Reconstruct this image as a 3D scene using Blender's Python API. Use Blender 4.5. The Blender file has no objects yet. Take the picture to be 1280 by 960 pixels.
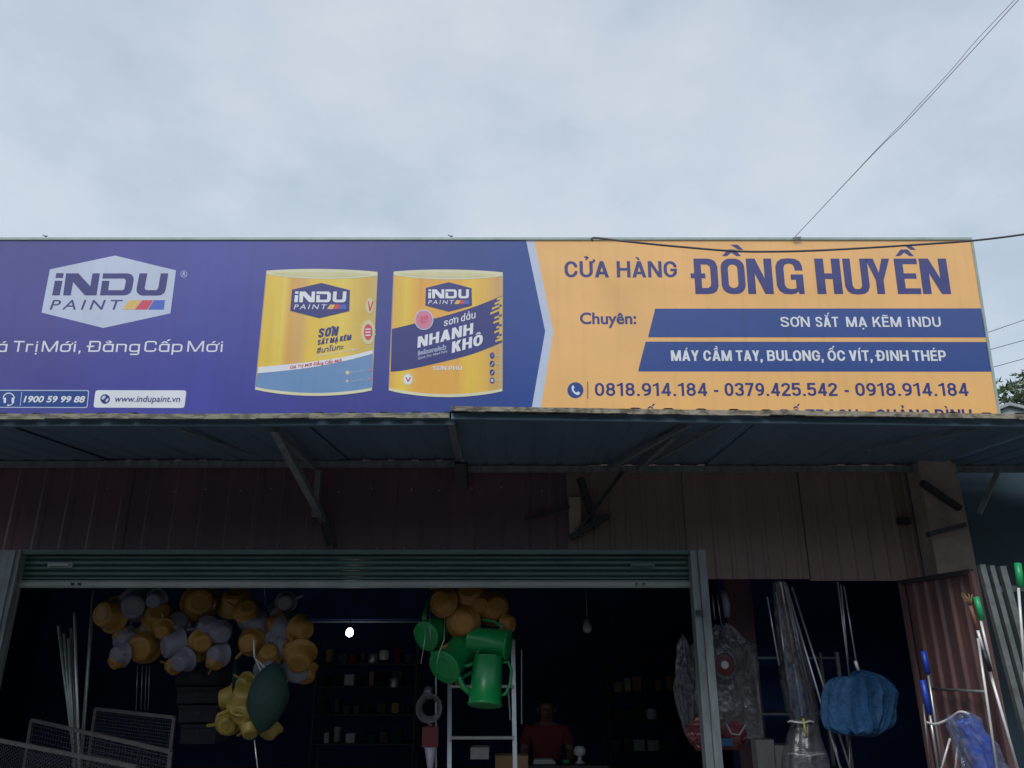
import bpy, bmesh, math, random
from mathutils import Vector, Matrix
R = math.radians
random.seed(7)
sc = bpy.context.scene
C = sc.collection

# ------------------------------------------------------------ camera
F = 961.0; PITCH = R(19.6); CAMZ = 1.6
cam = bpy.data.objects.new('camera', bpy.data.cameras.new('camera')); C.objects.link(cam)
cam.location = (0, 0, CAMZ); cam.rotation_euler = (math.pi/2 + PITCH, 0, 0)
cam.data.sensor_width = 36; cam.data.lens = F/1280*36
cam.data.clip_start = .05; cam.data.clip_end = 3000
sc.camera = cam

# ------------------------------------------------------------ sky and light (overcast)
SUN_EL, SUN_AZ = R(48), R(-22)       # azimuth from the direction behind the camera, towards the left
w = bpy.data.worlds.new('World'); sc.world = w; w.use_nodes = True
nt = w.node_tree; nt.nodes.clear(); N = nt.nodes.new; L = nt.links.new
out = N('ShaderNodeOutputWorld'); bg = N('ShaderNodeBackground'); bg.inputs[1].default_value = .1
sky = N('ShaderNodeTexSky'); sky.sky_type = 'NISHITA'; sky.sun_disc = False
sky.sun_elevation = SUN_EL; sky.sun_rotation = math.pi + SUN_AZ*-1
tc = N('ShaderNodeTexCoord')
mp = N('ShaderNodeMapping'); mp.inputs['Scale'].default_value = (1, 1, 1.7); L(tc.outputs['Generated'], mp.inputs[0])
n1 = N('ShaderNodeTexNoise'); n1.inputs['Scale'].default_value = 2.3; n1.inputs['Detail'].default_value = 5; n1.inputs['Roughness'].default_value = .5
L(mp.outputs[0], n1.inputs['Vector'])
n2 = N('ShaderNodeTexNoise'); n2.inputs['Scale'].default_value = 5.5; n2.inputs['Detail'].default_value = 5; n2.inputs['Roughness'].default_value = .55
L(mp.outputs[0], n2.inputs['Vector'])
av = N('ShaderNodeMix'); av.data_type = 'FLOAT'; av.inputs[0].default_value = .4
L(n1.outputs['Fac'], av.inputs[2]); L(n2.outputs['Fac'], av.inputs[3])
cr = N('ShaderNodeValToRGB'); L(av.outputs[0], cr.inputs[0])
cr.color_ramp.elements[0].position = .36; cr.color_ramp.elements[0].color = (.48, .575, .68, 1)
cr.color_ramp.elements[1].position = .63; cr.color_ramp.elements[1].color = (.69, .745, .82, 1)
e = cr.color_ramp.elements.new(.5); e.color = (.60, .68, .775, 1)
sep = N('ShaderNodeSeparateXYZ'); L(tc.outputs['Generated'], sep.inputs[0])
el_ = N('ShaderNodeValToRGB'); L(sep.outputs[2], el_.inputs[0])            # overcast deck: a little thinner low down and towards the zenith
el_.color_ramp.elements[0].position = .3; el_.color_ramp.elements[0].color = (.70, .70, .70, 1)
el_.color_ramp.elements[1].position = 1; el_.color_ramp.elements[1].color = (.92, .92, .92, 1)
e = el_.color_ramp.elements.new(.72); e.color = (.63, .63, .63, 1)
lift = N('ShaderNodeMath'); lift.operation = 'MULTIPLY'; L(el_.outputs[0], lift.inputs[0]); lift.inputs[1].default_value = 10
sc_ = N('ShaderNodeVectorMath'); sc_.operation = 'SCALE'; L(cr.outputs[0], sc_.inputs[0]); L(lift.outputs[0], sc_.inputs['Scale'])
mx = N('ShaderNodeMix'); mx.data_type = 'RGBA'; mx.inputs[0].default_value = .95
L(sky.outputs[0], mx.inputs[6]); L(sc_.outputs[0], mx.inputs[7])
L(mx.outputs[2], bg.inputs[0]); L(bg.outputs[0], out.inputs[0])

sl = bpy.data.lights.new('sun', 'SUN'); sl.energy = 1.5; sl.angle = R(22); sl.color = (1, .97, .93)
so = bpy.data.objects.new('sun', sl); C.objects.link(so)
sd = Vector((math.sin(SUN_AZ)*math.cos(SUN_EL), -math.cos(SUN_AZ)*math.cos(SUN_EL), math.sin(SUN_EL)))
so.rotation_euler = sd.to_track_quat('Z', 'Y').to_euler(); so.location = (-4, -6, 12)
sc.view_settings.view_transform = 'Standard'; sc.view_settings.look = 'None'
sc.view_settings.exposure = .6; sc.view_settings.gamma = 1

# ------------------------------------------------------------ projecting help (a pixel of the photograph to a point at a known depth)
cP, sP = math.cos(PITCH), math.sin(PITCH)
def ray(px, py):
    a, b = (px-640)/F, (480-py)/F
    return Vector((a, cP - b*sP, sP + b*cP))
def U(px, py, Y):
    r = ray(px, py); return Vector((0, 0, CAMZ)) + r*(Y/r.y)

# ------------------------------------------------------------ materials
def mat(name, col, rough=.6, metal=0, var=.25, scale=6, bump=0, spec=.5, col2=None, stretch=(1, 1, 1), trans=0, emit=None, bscale=None, fac=(.35, .68)):
    m = bpy.data.materials.new(name); m.use_nodes = True
    nt = m.node_tree; b = nt.nodes['Principled BSDF']; N = nt.nodes.new; L = nt.links.new
    b.inputs['Roughness'].default_value = rough; b.inputs['Metallic'].default_value = metal
    b.inputs['Specular IOR Level'].default_value = spec
    if trans: b.inputs['Transmission Weight'].default_value = trans
    c2 = col2 or tuple(c*(1-var) for c in col)
    tc = N('ShaderNodeTexCoord'); mp = N('ShaderNodeMapping'); mp.inputs['Scale'].default_value = stretch
    L(tc.outputs['Object'], mp.inputs[0])
    n = N('ShaderNodeTexNoise'); n.inputs['Scale'].default_value = scale; n.inputs['Detail'].default_value = 6; n.inputs['Roughness'].default_value = .6
    L(mp.outputs[0], n.inputs['Vector'])
    r = N('ShaderNodeMapRange'); r.inputs[1].default_value = fac[0]; r.inputs[2].default_value = fac[1]; L(n.outputs['Fac'], r.inputs[0])
    mx = N('ShaderNodeMix'); mx.data_type = 'RGBA'; mx.inputs[6].default_value = (*col, 1); mx.inputs[7].default_value = (*c2, 1)
    L(r.outputs[0], mx.inputs[0]); L(mx.outputs[2], b.inputs['Base Color'])
    if bump:
        n3 = N('ShaderNodeTexNoise'); n3.inputs['Scale'].default_value = bscale or scale*3; n3.inputs['Detail'].default_value = 4
        L(mp.outputs[0], n3.inputs['Vector'])
        bp = N('ShaderNodeBump'); bp.inputs['Strength'].default_value = bump; bp.inputs['Distance'].default_value = .01
        L(n3.outputs['Fac'], bp.inputs['Height']); L(bp.outputs[0], b.inputs['Normal'])
    if emit:
        b.inputs['Emission Color'].default_value = (*emit[0], 1); b.inputs['Emission Strength'].default_value = emit[1]
    return m
M = {}
M['maroon'] = mat('maroon_sheet', (.12,.05,.075), .45, .0, .4, 3, .2, col2=(.075,.04,.065), stretch=(1, 1, .3))
M['tan'] = mat('tan_sheet', (.21, .13, .122), .5, 0, .4, 3, .2, col2=(.165,.105,.10), stretch=(1.5, 1, .25))
M['underside'] = mat('awning_sheet', (.15,.23,.31), .38, .4, .3, 2, .15, col2=(.12, .19, .27), stretch=(1, .4, 1))
M['trim'] = mat('mouldy_trim', (.26,.25,.19), .8, 0, .5, 14, .5, col2=(.11, .11, .09), stretch=(1, 1, 3), fac=(.42, .58))
M['trimr'] = mat('stained_trim', (.30,.27,.21), .8, 0, .5, 17, .5, col2=(.09, .08, .06), stretch=(1, 1, 2), fac=(.42, .62))
M['steel'] = mat('galvanised_steel', (.30, .33, .34), .42, .7, .35, 14, .1)
M['steel_dark'] = mat('rusty_steel', (.045,.045,.05), .6, .4, .4, 20, .3)
M['shutter'] = mat('green_shutter', (.06,.115,.12), .42, .2, .3, 5, .1, stretch=(.4, 1, 3))
M['shutter_bar'] = mat('aluminium_bar', (.26,.29,.30), .45, .3, .3, 8, .1, stretch=(.5, 1, 2))
M['post'] = mat('grey_post', (.19,.22,.24), .5, .2, .45, 7, .2, stretch=(3, 3, .5))
M['column'] = mat('bare_plaster', (.32,.25,.23), .9, 0, .35, 5, .6)
M['veil_navy'] = mat('veil_blue_wall', (.010,.06,.22), .7, 0, .35, 2, .1)  # bluish veil over the dark interior put into the wall colour
M['veil_navy_dark'] = mat('veil_blue_dark', (.008,.045,.17), .8, 0, .35, 2, .1)  # darker tone, the same bluish veil put into the colour
M['slate'] = mat('slate_sheet', (.03,.06,.085), .6, .1, .3, 3, .15)
M['concrete'] = mat('concrete', (.17,.17,.17), .9, 0, .3, 3, .3)
M['asphalt'] = mat('asphalt', (.07,.07,.073), .9, 0, .3, 8, .5)
M['earth'] = mat('earth', (.14,.125,.10), .95, 0, .4, 1, .5)
M['blocker'] = mat('blocker_green', (.03, .05, .018), .95, 0, .5, .5, .8)  # dark green of the added sky-blocking slope only
M['roofgrey'] = mat('grey_fibre_cement', (.36, .40, .41), .8, 0, .25, 2, .3)
M['frame'] = mat('sign_edge', (.40, .50, .47), .5, .1, .2, 10)
M['cable'] = mat('black_cable', (.07,.075,.09), .5, 0, .2, 10)
M['wire'] = mat('grey_wire', (.10, .11, .16), .5, 0, .2, 10)
M['yellow'] = mat('yellow_plastic', (.29,.15,.028), .5, 0, .2, 9, 0)
M['yellow2'] = mat('pale_yellow_plastic', (.26,.19,.035), .5, 0, .2, 9, 0)
M['orange'] = mat('orange_plastic', (.30,.14,.028), .5, 0, .2, 9, 0)
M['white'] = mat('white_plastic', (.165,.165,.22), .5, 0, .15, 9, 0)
M['green'] = mat('green_plastic', (.006,.24,.065), .32, 0, .15, 9, 0)
M['teal'] = mat('dark_green_net', (.003,.03,.03), .8, 0, .4, 30, .6)
M['bluecloth'] = mat('blue_mesh_cloth', (.006,.065,.18), .7, 0, .35, 16, .6)
M['bluegrip'] = mat('blue_grip', (.015,.06,.45), .4, 0, .2, 9)
M['greengrip'] = mat('green_grip', (.01, .34, .12), .4, 0, .2, 9)
M['blackgrip'] = mat('black_grip', (.01, .012, .02), .5, 0, .2, 9)
M['whiterod'] = mat('white_rod', (.72, .73, .74), .3, .1, .15, 20)
M['alu'] = mat('aluminium', (.5, .52, .55), .35, .7, .2, 15)
M['redsheet'] = mat('rusty_red_sheet', (.17,.08,.075), .55, 0, .4, 4, .3, col2=(.075,.05,.06), stretch=(2, 2, .4))
M['red'] = mat('red_plastic', (.075, .006, .012), .4, 0, .2, 10)
M['redcloth'] = mat('red_shirt', (.14,.015,.02), .85, 0, .3, 9, .3)
M['skin'] = mat('skin', (.11,.06,.045), .55, 0, .1, 8)
M['hair'] = mat('black_hair', (.012, .01, .01), .5, 0, .3, 30)
M['darkcloth'] = mat('dark_trousers', (.02, .022, .035), .9, 0, .3, 9)
M['card'] = mat('cardboard', (.30, .19, .10), .85, 0, .2, 8, .2)
M['paper'] = mat('pale_carton', (.45, .46, .47), .7, 0, .2, 8)
M['straw'] = mat('straw', (.26, .17, .08), .9, 0, .3, 20)
M['bamboo'] = mat('brown_handle', (.20, .10, .06), .6, 0, .3, 20)
M['leaf'] = mat('leaf', (.055, .10, .035), .5, 0, .4, 8)
M['leaf2'] = mat('leaf_light', (.11, .16, .06), .45, 0, .3, 8)
M['bark'] = mat('bark', (.12, .09, .06), .9, 0, .4, 12, .6)
M['hexmesh'] = mat('wire_mesh', (.04,.045,.06), .45, .6, .3, 12)
M['bulb'] = mat('lit_bulb', (.9, .9, .9), .3, 0, 0, 4, emit=((1, .97, .92), 14))
M['bulboff'] = mat('unlit_bulb', (.3,.31,.32), .25, 0, .05, 4)
M['yellowtie'] = mat('yellow_tie', (.5, .42, .03), .5, 0, .1, 4)
# crumpled clear film: partly see-through, glossy
def film(name, col, alpha, rough=.10):
    m = mat(name, col, rough, 0, .4, 14, .9, spec=.9, bscale=26)
    nt = m.node_tree; b = nt.nodes['Principled BSDF']
    n = nt.nodes.new('ShaderNodeTexNoise'); n.inputs['Scale'].default_value = 22; n.inputs['Detail'].default_value = 5
    tc = nt.nodes.new('ShaderNodeTexCoord'); nt.links.new(tc.outputs['Object'], n.inputs['Vector'])
    r = nt.nodes.new('ShaderNodeMapRange'); r.inputs[1].default_value = .35; r.inputs[2].default_value = .65
    r.inputs[3].default_value = alpha*.6; r.inputs[4].default_value = min(1, alpha*1.5)
    nt.links.new(n.outputs['Fac'], r.inputs[0]); nt.links.new(r.outputs[0], b.inputs['Alpha'])
    return m
M['film'] = film('clear_plastic_film', (.11, .115, .14), .5)
M['film_blue'] = film('blue_tinted_film', (.16, .20, .36), .35)

# ------------------------------------------------------------ mesh helpers
class MB:
    def __init__(s): s.v = []; s.f = []; s.sm = []
    def add(s, vs, fs, smooth=False):
        o = len(s.v); s.v += [Vector(a) for a in vs]; s.f += [tuple(i+o for i in f) for f in fs]; s.sm += [smooth]*len(fs); return s
    def box(s, a, b, mtx=None):
        x0, y0, z0 = a; x1, y1, z1 = b
        vs = [Vector(p) for p in ((x0,y0,z0),(x1,y0,z0),(x1,y1,z0),(x0,y1,z0),(x0,y0,z1),(x1,y0,z1),(x1,y1,z1),(x0,y1,z1))]
        if mtx: vs = [mtx @ p for p in vs]
        return s.add(vs, [(0,3,2,1),(4,5,6,7),(0,1,5,4),(1,2,6,5),(2,3,7,6),(3,0,4,7)])
    def bar(s, p, q, wd, ht=None, up=(0, 0, 1)):
        p, q = Vector(p), Vector(q); ht = ht or wd; d = (q-p).normalized(); sx = d.cross(Vector(up))
        if sx.length < 1e-4: sx = Vector((1, 0, 0))
        sx.normalize(); sy = sx.cross(d)
        vs = [c + sx*i*wd/2 + sy*j*ht/2 for c in (p, q) for i, j in ((-1,-1),(1,-1),(1,1),(-1,1))]
        return s.add(vs, [(0,1,2,3),(4,7,6,5),(0,4,5,1),(1,5,6,2),(2,6,7,3),(3,7,4,0)])
    def tube(s, pts, r, n=8, caps=True):
        pts = [Vector(p) for p in pts]; rs = r if isinstance(r, (list, tuple)) else [r]*len(pts)
        vs = []; ref = None
        for i, p in enumerate(pts):
            d = (pts[min(i+1, len(pts)-1)] - pts[max(i-1, 0)]).normalized()
            if ref is None: ref = d.orthogonal().normalized()
            ref = (ref - d*ref.dot(d)).normalized(); b = d.cross(ref)
            for k in range(n):
                a = 2*math.pi*k/n; vs.append(p + (ref*math.cos(a) + b*math.sin(a))*rs[i])
        fs = [(i*n+k, i*n+(k+1) % n, (i+1)*n+(k+1) % n, (i+1)*n+k) for i in range(len(pts)-1) for k in range(n)]
        s.add(vs, fs, True)
        if caps:
            o = len(s.v)-len(vs)
            s.f += [tuple(o+k for k in range(n-1, -1, -1)), tuple(o+(len(pts)-1)*n+k for k in range(n))]; s.sm += [False]*2
        return s
    def lathe(s, prof, n=20, mtx=None, wob=0):
        vs = []
        for r, z in prof:
            for k in range(n):
                a = 2*math.pi*k/n; rr = r*(1 + wob*math.sin(a*5 + z*30)); v = Vector((rr*math.cos(a), rr*math.sin(a), z))
                vs.append(mtx @ v if mtx else v)
        fs = [(i*n+k, i*n+(k+1) % n, (i+1)*n+(k+1) % n, (i+1)*n+k) for i in range(len(prof)-1) for k in range(n)]
        return s.add(vs, fs, True)
    def build(s, name, m, parent=None, local=False):
        me = bpy.data.meshes.new(name); off = Vector((0, 0, 0)) if (parent is None or local) else WL(parent)
        me.from_pydata([v-off for v in s.v], [], s.f); me.update()
        me.polygons.foreach_set('use_smooth', s.sm)
        me.materials.append(m if isinstance(m, bpy.types.Material) else M[m])
        o = bpy.data.objects.new(name, me); C.objects.link(o); o.parent = parent
        return o
def WL(o):
    v = Vector((0, 0, 0))
    while o: v += o.location; o = o.parent
    return v
def tag(o, label=None, cat=None, group=None, kind=None):
    if label: o['label'] = label
    if cat: o['category'] = cat
    if group: o['group'] = group
    if kind: o['kind'] = kind
    return o
def thing(name, label, cat, loc=(0, 0, 0), group=None):
    o = bpy.data.objects.new(name, None); C.objects.link(o); o.location = loc; o.empty_display_size = .1
    return tag(o, label, cat, group)
def base(mb):           # the origin of a one-mesh thing: under its middle
    xs = [v.x for v in mb.v]; ys = [v.y for v in mb.v]; zs = [v.z for v in mb.v]
    return Vector(((min(xs)+max(xs))/2, (min(ys)+max(ys))/2, min(zs)))
def single(name, mb, m, label, cat, group=None):
    b = base(mb)
    mb.v = [v-b for v in mb.v]; o = mb.build(name, m); o.location = b
    return tag(o, label, cat, group)
def struct(name, mb, m): return tag(mb.build(name, m), kind='structure')

# ------------------------------------------------------------ ground, road, added slope blocking the low sky
g = MB(); g.add([(-400, -400, 0), (400, -400, 0), (400, 400, 0), (-400, 400, 0)], [(0, 1, 2, 3)]); struct('ground', g, 'earth')
g = MB(); g.add([(-300, -6, .004), (300, -6, .004), (300, 1.2, .004), (-300, 1.2, .004)], [(0, 1, 2, 3)]); struct('road', g, 'asphalt')
g = MB(); g.box((-12, 1.2, -.3), (12, 5.6, .12)); struct('pavement', g, 'concrete')
g = MB(); nx, ny = 60, 10; vs = []
for j in range(ny+1):
    for i in range(nx+1):
        x = -90 + 180*i/nx; y = -8 - 2.6*j; t = min(1, j/3.5)
        vs.append((x, y, -.1 + (7.0*t + (j > 0)*(1.2*math.sin(x*.21+j) + .8*math.sin(x*.53+2*j) + random.uniform(-.4, .4)))))
g.add(vs, [(j*(nx+1)+i+1, j*(nx+1)+i, (j+1)*(nx+1)+i, (j+1)*(nx+1)+i+1) for j in range(ny) for i in range(nx)], True)
struct('added_sky_blocker', g, 'blocker')  # added slope behind the camera, unseen, keeps low sky light off the shop

# ------------------------------------------------------------ shop building
WY = 6.0
def X(px, py, Y): return U(px, py, Y).x
def Z(px, py, Y): return U(px, py, Y).z
zT = Z(640, 560, WY)                     # cladding runs up behind the awning
zShutTop = Z(640, 686, WY); zTanBot = Z(1000, 722, WY)
shop = thing('shop_building', 'low metal clad shop with a dark open front full of hanging hardware', 'shop', (0, WY, 0))
def cladding(x0, x1, z0, z1, y, m, pitch, rib, name='cladding_panel'):
    """one corrugated sheet: ribs run up the wall"""
    b = MB(); prof = []; x = x0
    while x < x1 - 1e-6:
        prof += [(x, 0), (x+pitch*.62, 0), (x+pitch*.72, -rib), (x+pitch*.88, -rib)]; x += pitch
    prof = [(min(px_, x1), d) for px_, d in prof] + [(x1, 0)]
    n = len(prof); vs = [(px_, y+d, z) for z in (z0, z1) for px_, d in prof]
    b.add(vs, [(i, i+1, n+i+1, n+i) for i in range(n-1)])
    vs2 = [(px_, y+d+.004, z) for z in (z0, z1) for px_, d in prof]
    b.add(vs2, [(i+1, i, n+i, n+i+1) for i in range(n-1)])
    return b.build(name, m, shop)
xs = X(708, 640, WY); x = -7.2; k = 0
while x < xs-.05:
    x1 = min(x+1.05, xs); cladding(x, x1, zShutTop-.05, zT+random.uniform(0, .01), WY - .006*(k % 2), 'maroon', .21, .008); x = x1; k += 1
xe = X(1150, 650, WY); x = xs; k = 0
for k in range(3):
    x1 = xs + (xe-xs)*(k+1)/3; cladding(x, x1, zTanBot - .012*k, zT, WY - .006 - .007*(k % 2), 'tan', .125, .010); x = x1
# screws on the maroon sheets
scr = MB()
for px_ in list(range(140, 700, 41)):
    for py_ in (612, 687):
        p = U(px_ + random.uniform(-6, 6), py_ + random.uniform(-3, 3), WY-.03)
        scr.lathe([(.0, -.004), (.007, -.003), (.007, .004)], 6, Matrix.Translation(p) @ Matrix.Rotation(R(90), 4, 'X'))
tag(scr.build('roofing_screw', 'alu', shop), kind='stuff')
# inside shell
FZ = .12
b = MB(); b.box((-7.2, 12.4, FZ), (4.6, 12.55, 3.25)); b.build('back_wall', 'veil_navy', shop)
b = MB(); b.box((-7.35, WY, FZ), (-7.2, 12.55, 3.25)); b.build('side_wall', 'veil_navy', shop)
b = MB(); b.box((4.6, WY+.02, FZ), (4.75, 12.55, 3.25)); b.build('side_wall', 'veil_navy', shop)
b = MB(); b.box((-7.35, 5.6, -.2), (4.75, 12.55, FZ)); b.build('floor', 'concrete', shop)
b = MB(); b.box((-7.5, WY+.03, 3.27), (4.9, 12.7, 3.33)); b.build('roof', 'veil_navy_dark', shop)
b = MB(); b.box((xs, WY+.03, zTanBot+.03), (xe, WY+.09, 3.25)); b.build('lintel', 'steel_dark', shop)
b = MB(); b.box((-7.2, WY+.03, zShutTop+.02), (xs, WY+.09, 3.25)); b.build('lintel', 'steel_dark', shop)
for yy, zz in ((7.4, 2.52), (9.2, 2.75), (11, 2.95)):
    b = MB(); b.box((-7.2, yy, zz), (4.6, yy+.09, zz+.14)); b.build('ceiling_beam', 'veil_navy', shop)
# partition that closes the back of the right bay
b = MB(); b.box((X(905, 800, 7.9), 7.9, FZ), (4.6, 7.96, 3.2)); b.build('partition_wall', 'veil_navy_dark', shop)
# maroon door leaf inside the right bay
b = MB(); b.box((X(912, 800, 7.2), 7.2, FZ), (X(945, 800, 7.2), 7.25, 2.3)); b.build('inner_post', 'maroon', shop)
# roller shutter, wound nearly up
sx0, sx1 = X(25, 712, 5.8), X(866, 712, 5.8)
sh = thing('roller_shutter', None, None); sh.parent = shop; sh.location = Vector(((sx0+sx1)/2, 5.8, 2.2)) - shop.location
del_keys = [k_ for k_ in ('label', 'category') if k_ in sh.keys()]
def band(y0, y1, name, m, Yf, dep, pa, x0=sx0, x1=sx1, bulge=0):
    z0, z1 = Z(440, y1, Yf), Z(440, y0, Yf); b = MB()
    if bulge:
        prof = [(Yf + .0, z0), (Yf-bulge, z0+(z1-z0)*.25), (Yf-bulge, z0+(z1-z0)*.7), (Yf, z1), (Yf+dep, z1), (Yf+dep, z0)]
        n = len(prof); vs = [(xx, y, z) for xx in (x0, x1) for y, z in prof]
        b.add(vs, [(i, (i+1) % n, n+(i+1) % n, n+i) for i in range(n)] + [tuple(range(n-1, -1, -1)), tuple(range(n, 2*n))])
    else: b.box((x0, Yf, z0), (x1, Yf+dep, z1))
    return b.build(name, m, pa)
band(687, 692.5, 'housing_lip', 'shutter', 5.72, .2, sh)
for a in (693.4, 700.2, 707, 713.8):
    band(a, a+6.2, 'slat', 'shutter', 5.79, .02, sh, bulge=.014)
band(720.6, 725.0, 'slat', 'shutter', 5.79, .02, sh, bulge=.01)
bb = band(725.4, 734.5, 'bottom_bar', 'shutter_bar', 5.765, .045, sh, bulge=.008)
for px_ in (76, 803):
    p = U(px_, 706.5, 5.77); b = MB(); b.box((p.x-.09, p.y-.012, p.z-.018), (p.x+.09, p.y+.03, p.z+.018))
    b.box((p.x-.075, p.y-.03, p.z-.008), (p.x+.075, p.y-.008, p.z+.008)); b.build('lift_handle', 'shutter_bar' if px_ < 100 else 'shutter', sh)
for px_ in (95, 800):
    p = U(px_, 730, 5.752)
    for dx in (-.025, .025):
        b = MB(); b.lathe([(0, -.008), (.009, -.006), (.009, .01)], 8, Matrix.Translation((p.x+dx, p.y, p.z)) @ Matrix.Rotation(R(90), 4, 'X')); b.build('bolt', 'blackgrip', sh)
# guide posts
pz = Z(440, 688, 5.7)
b = MB(); xa = X(24, 700, 5.7); b.box((xa-.16, 5.68, FZ), (xa-.03, 5.84, pz)); b.box((xa-.03, 5.70, FZ), (xa, 5.78, pz)); b.build('guide_post', 'post', shop)
xa = X(863, 700, 5.7); b = MB(); b.box((xa, 5.69, FZ), (xa+.05, 5.80, pz)); b.box((xa+.052, 5.66, FZ), (xa+.105, 5.86, pz)); gp = b.build('guide_post', 'post', shop)
p = U(875, 765, 5.655); b = MB(); b.box((p.x-.03, p.y-.012, p.z-.02), (p.x+.02, p.y+.003, p.z+.012)); b.build('hasp', 'steel_dark', gp)
# column at the right
cx0, cx1 = X(1155, 650, 5.86), X(1203, 650, 5.86)
b = MB(); b.box((cx0, 5.80, FZ), (cx1, 6.1, 3.1)); b.build('column', 'column', shop)
p = U(719, 645, WY-.06); b = MB(); b.box((p.x-.045, WY-.05, p.z-.15), (p.x+.045, WY-.03, p.z+.15)); b.build('patch_board', 'column', shop)
p = U(1132, 651, WY-.06); b = MB(); b.box((p.x-.05, WY-.06, p.z-.025), (p.x+.04, WY-.02, p.z+.025)); b.build('vent_hole', 'blackgrip', shop)
# dark side wall past the column
b = MB(); b.box((cx1+.02, 6.15, FZ), (7.5, 6.3, 3.1)); b.build('side_cladding', 'slate', shop)
b = MB(); b.box((xe+.01, 5.99, FZ), (cx0-.01, 6.12, 3.1)); b.build('side_cladding', 'veil_navy_dark', shop)  # dark infill strip standing in for the shadow gap beside the column

# ------------------------------------------------------------ awnings
def awning(px0, px1, ya, yb, Yf, zback, label, trimm, trimh):
    """sheets on purlins; ya, yb = height of the front edge in the picture at its two ends"""
    p0, p1 = U(px0, ya, Yf), U(px1, yb, Yf)
    root = thing('awning', label, 'awning', ((p0.x+p1.x)/2, WY, zback))
    n = max(3, round((p1.x-p0.x)/1.0))
    for i in range(n):
        a, c = i/n, (i+1)/n
        xa, xb = p0.x+(p1.x-p0.x)*a, p0.x+(p1.x-p0.x)*c + .0
        za, zb = p0.z+(p1.z-p0.z)*a, p0.z+(p1.z-p0.z)*c
        b = MB(); K = 5; prof = []
        for q in range(K):
            for t, d in ((0, 0), (.6, 0), (.7, .009), (.9, .009)): prof.append(((q+t)/K, d))
        prof.append((1, 0)); m_ = len(prof); lift = .012*(i % 2)
        for th in (0, .004):
            vs = []
            for t, d in prof:
                xx = xa+(xb-xa+.03)*t; zf = za+(zb-za)*t; vs.append((xx, Yf, zf+d+th+lift))
            for t, d in prof:
                xx = xa+(xb-xa+.03)*t; vs.append((xx, WY-.03, zback+d+th+lift))
            fs = [(j, m_+j, m_+j+1, j+1) for j in range(m_-1)]
            b.add(vs, fs if th == 0 else [f[::-1] for f in fs])
        b.build('roof_sheet', 'underside', root)
        # edge trim piece of this sheet
        b = MB(); jj = random.uniform(-.003, .003); seg = 9
        for q in range(seg):
            u0, u1 = q/seg, (q+1)/seg
            x0_, x1_ = xa+(xb-xa)*u0, xa+(xb-xa)*u1; z0_, z1_ = za+(zb-za)*u0, za+(zb-za)*u1
            lo0 = -trimh + random.uniform(-.002, .004)
            vs = [(x0_, Yf-.02, z0_+lo0+jj), (x1_, Yf-.02, z1_+lo0+jj), (x1_, Yf-.02, z1_+.012+jj), (x0_, Yf-.02, z0_+.012+jj),
                  (x0_, Yf-.002, z0_+lo0+jj), (x1_, Yf-.002, z1_+lo0+jj), (x1_, Yf-.002, z1_+.013+jj), (x0_, Yf-.002, z0_+.013+jj)]
            b.add(vs, [(0,1,2,3),(3,2,6,7),(0,4,5,1),(5,4,7,6)])
        b.build('edge_trim', trimm, root)
    for f, s_ in ((.04, .035), (.5, .04)):
        a = Vector((p0.x, Yf+(WY-Yf)*f, p0.z+(zback-p0.z)*f-.03)); c = Vector((p1.x, Yf+(WY-Yf)*f, p1.z+(zback-p1.z)*f-.03))
        if f > .1: continue
        b = MB(); b.bar(a, c, s_, s_); b.build('purlin', 'underside', root)
    b = MB(); b.bar((p0.x, WY-.10, zback-.035), (p1.x, WY-.10, zback-.035), .05, .045); b.build('purlin', 'post', root)
    return root
zbL = Z(350, 577, WY-.05); zbR = Z(800, 583, WY-.05)
awL = awning(-620, 562, 523, 519.5, 4.4, zbL, 'grey metal awning under the purple half of the sign, with mouldy front edge', 'trim', .02)
awR = awning(563.5, 1760, 511.3, 528, 4.34, zbR, 'slightly higher metal awning under the orange half of the sign', 'trimr', .018)
def strut(a, c, s_, root, m='post', name='strut'):
    b = MB(); b.bar(U(*a), U(*c), s_, s_*.9); return b.build(name, m, root)
strut((343, 536, 4.55), (405, 652, 5.93), .05, awL)
strut((352, 545, 4.75), (392, 584, 5.85), .035, awL)
b = MB(); p = U(398, 588, 5.88); b.box((p.x-.022, 5.87, Z(398, 646, 5.88)), (p.x+.022, 5.91, p.z)); b.build('upright', 'post', awL)
strut((402, 640, 5.9), (414, 680, 5.94), .06, awL, 'steel_dark', 'bracket')
strut((226, 536, 4.6), (325, 571, 5.8), .02, awL)
strut((564, 527, 4.45), (574, 575, 5.85), .045, awL, 'post')
strut((576, 578, 5.8), (578, 608, 5.9), .09, awL, 'steel_dark', 'bracket')
strut((760, 586, 5.85), (862, 530, 4.55), .03, awR)
strut((798, 586, 5.85), (842, 546, 4.8), .03, awR)
strut((810, 580, 5.65), (905, 530, 4.55), .018, awR)
strut((778, 590, 5.88), (722, 664, 5.93), .028, awR, 'steel_dark')
strut((725, 597, 5.88), (745, 660, 5.93), .05, awR, 'steel_dark')
strut((655, 649, 5.93), (712, 634, 5.93), .02, awR, 'steel_dark')
strut((713, 672, 5.93), (760, 645, 5.93), .05, awR, 'steel_dark', 'bracket')
strut((1085, 562, 5.2), (1240, 532, 4.55), .016, awR)
strut((1248, 588, 5.6), (1224, 642, 5.72), .035, awR)
strut((1152, 603, 5.72), (1200, 636, 5.74), .045, awR, 'steel_dark')
strut((1160, 668, 5.72), (1206, 656, 5.74), .04, awR, 'steel_dark')

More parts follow.
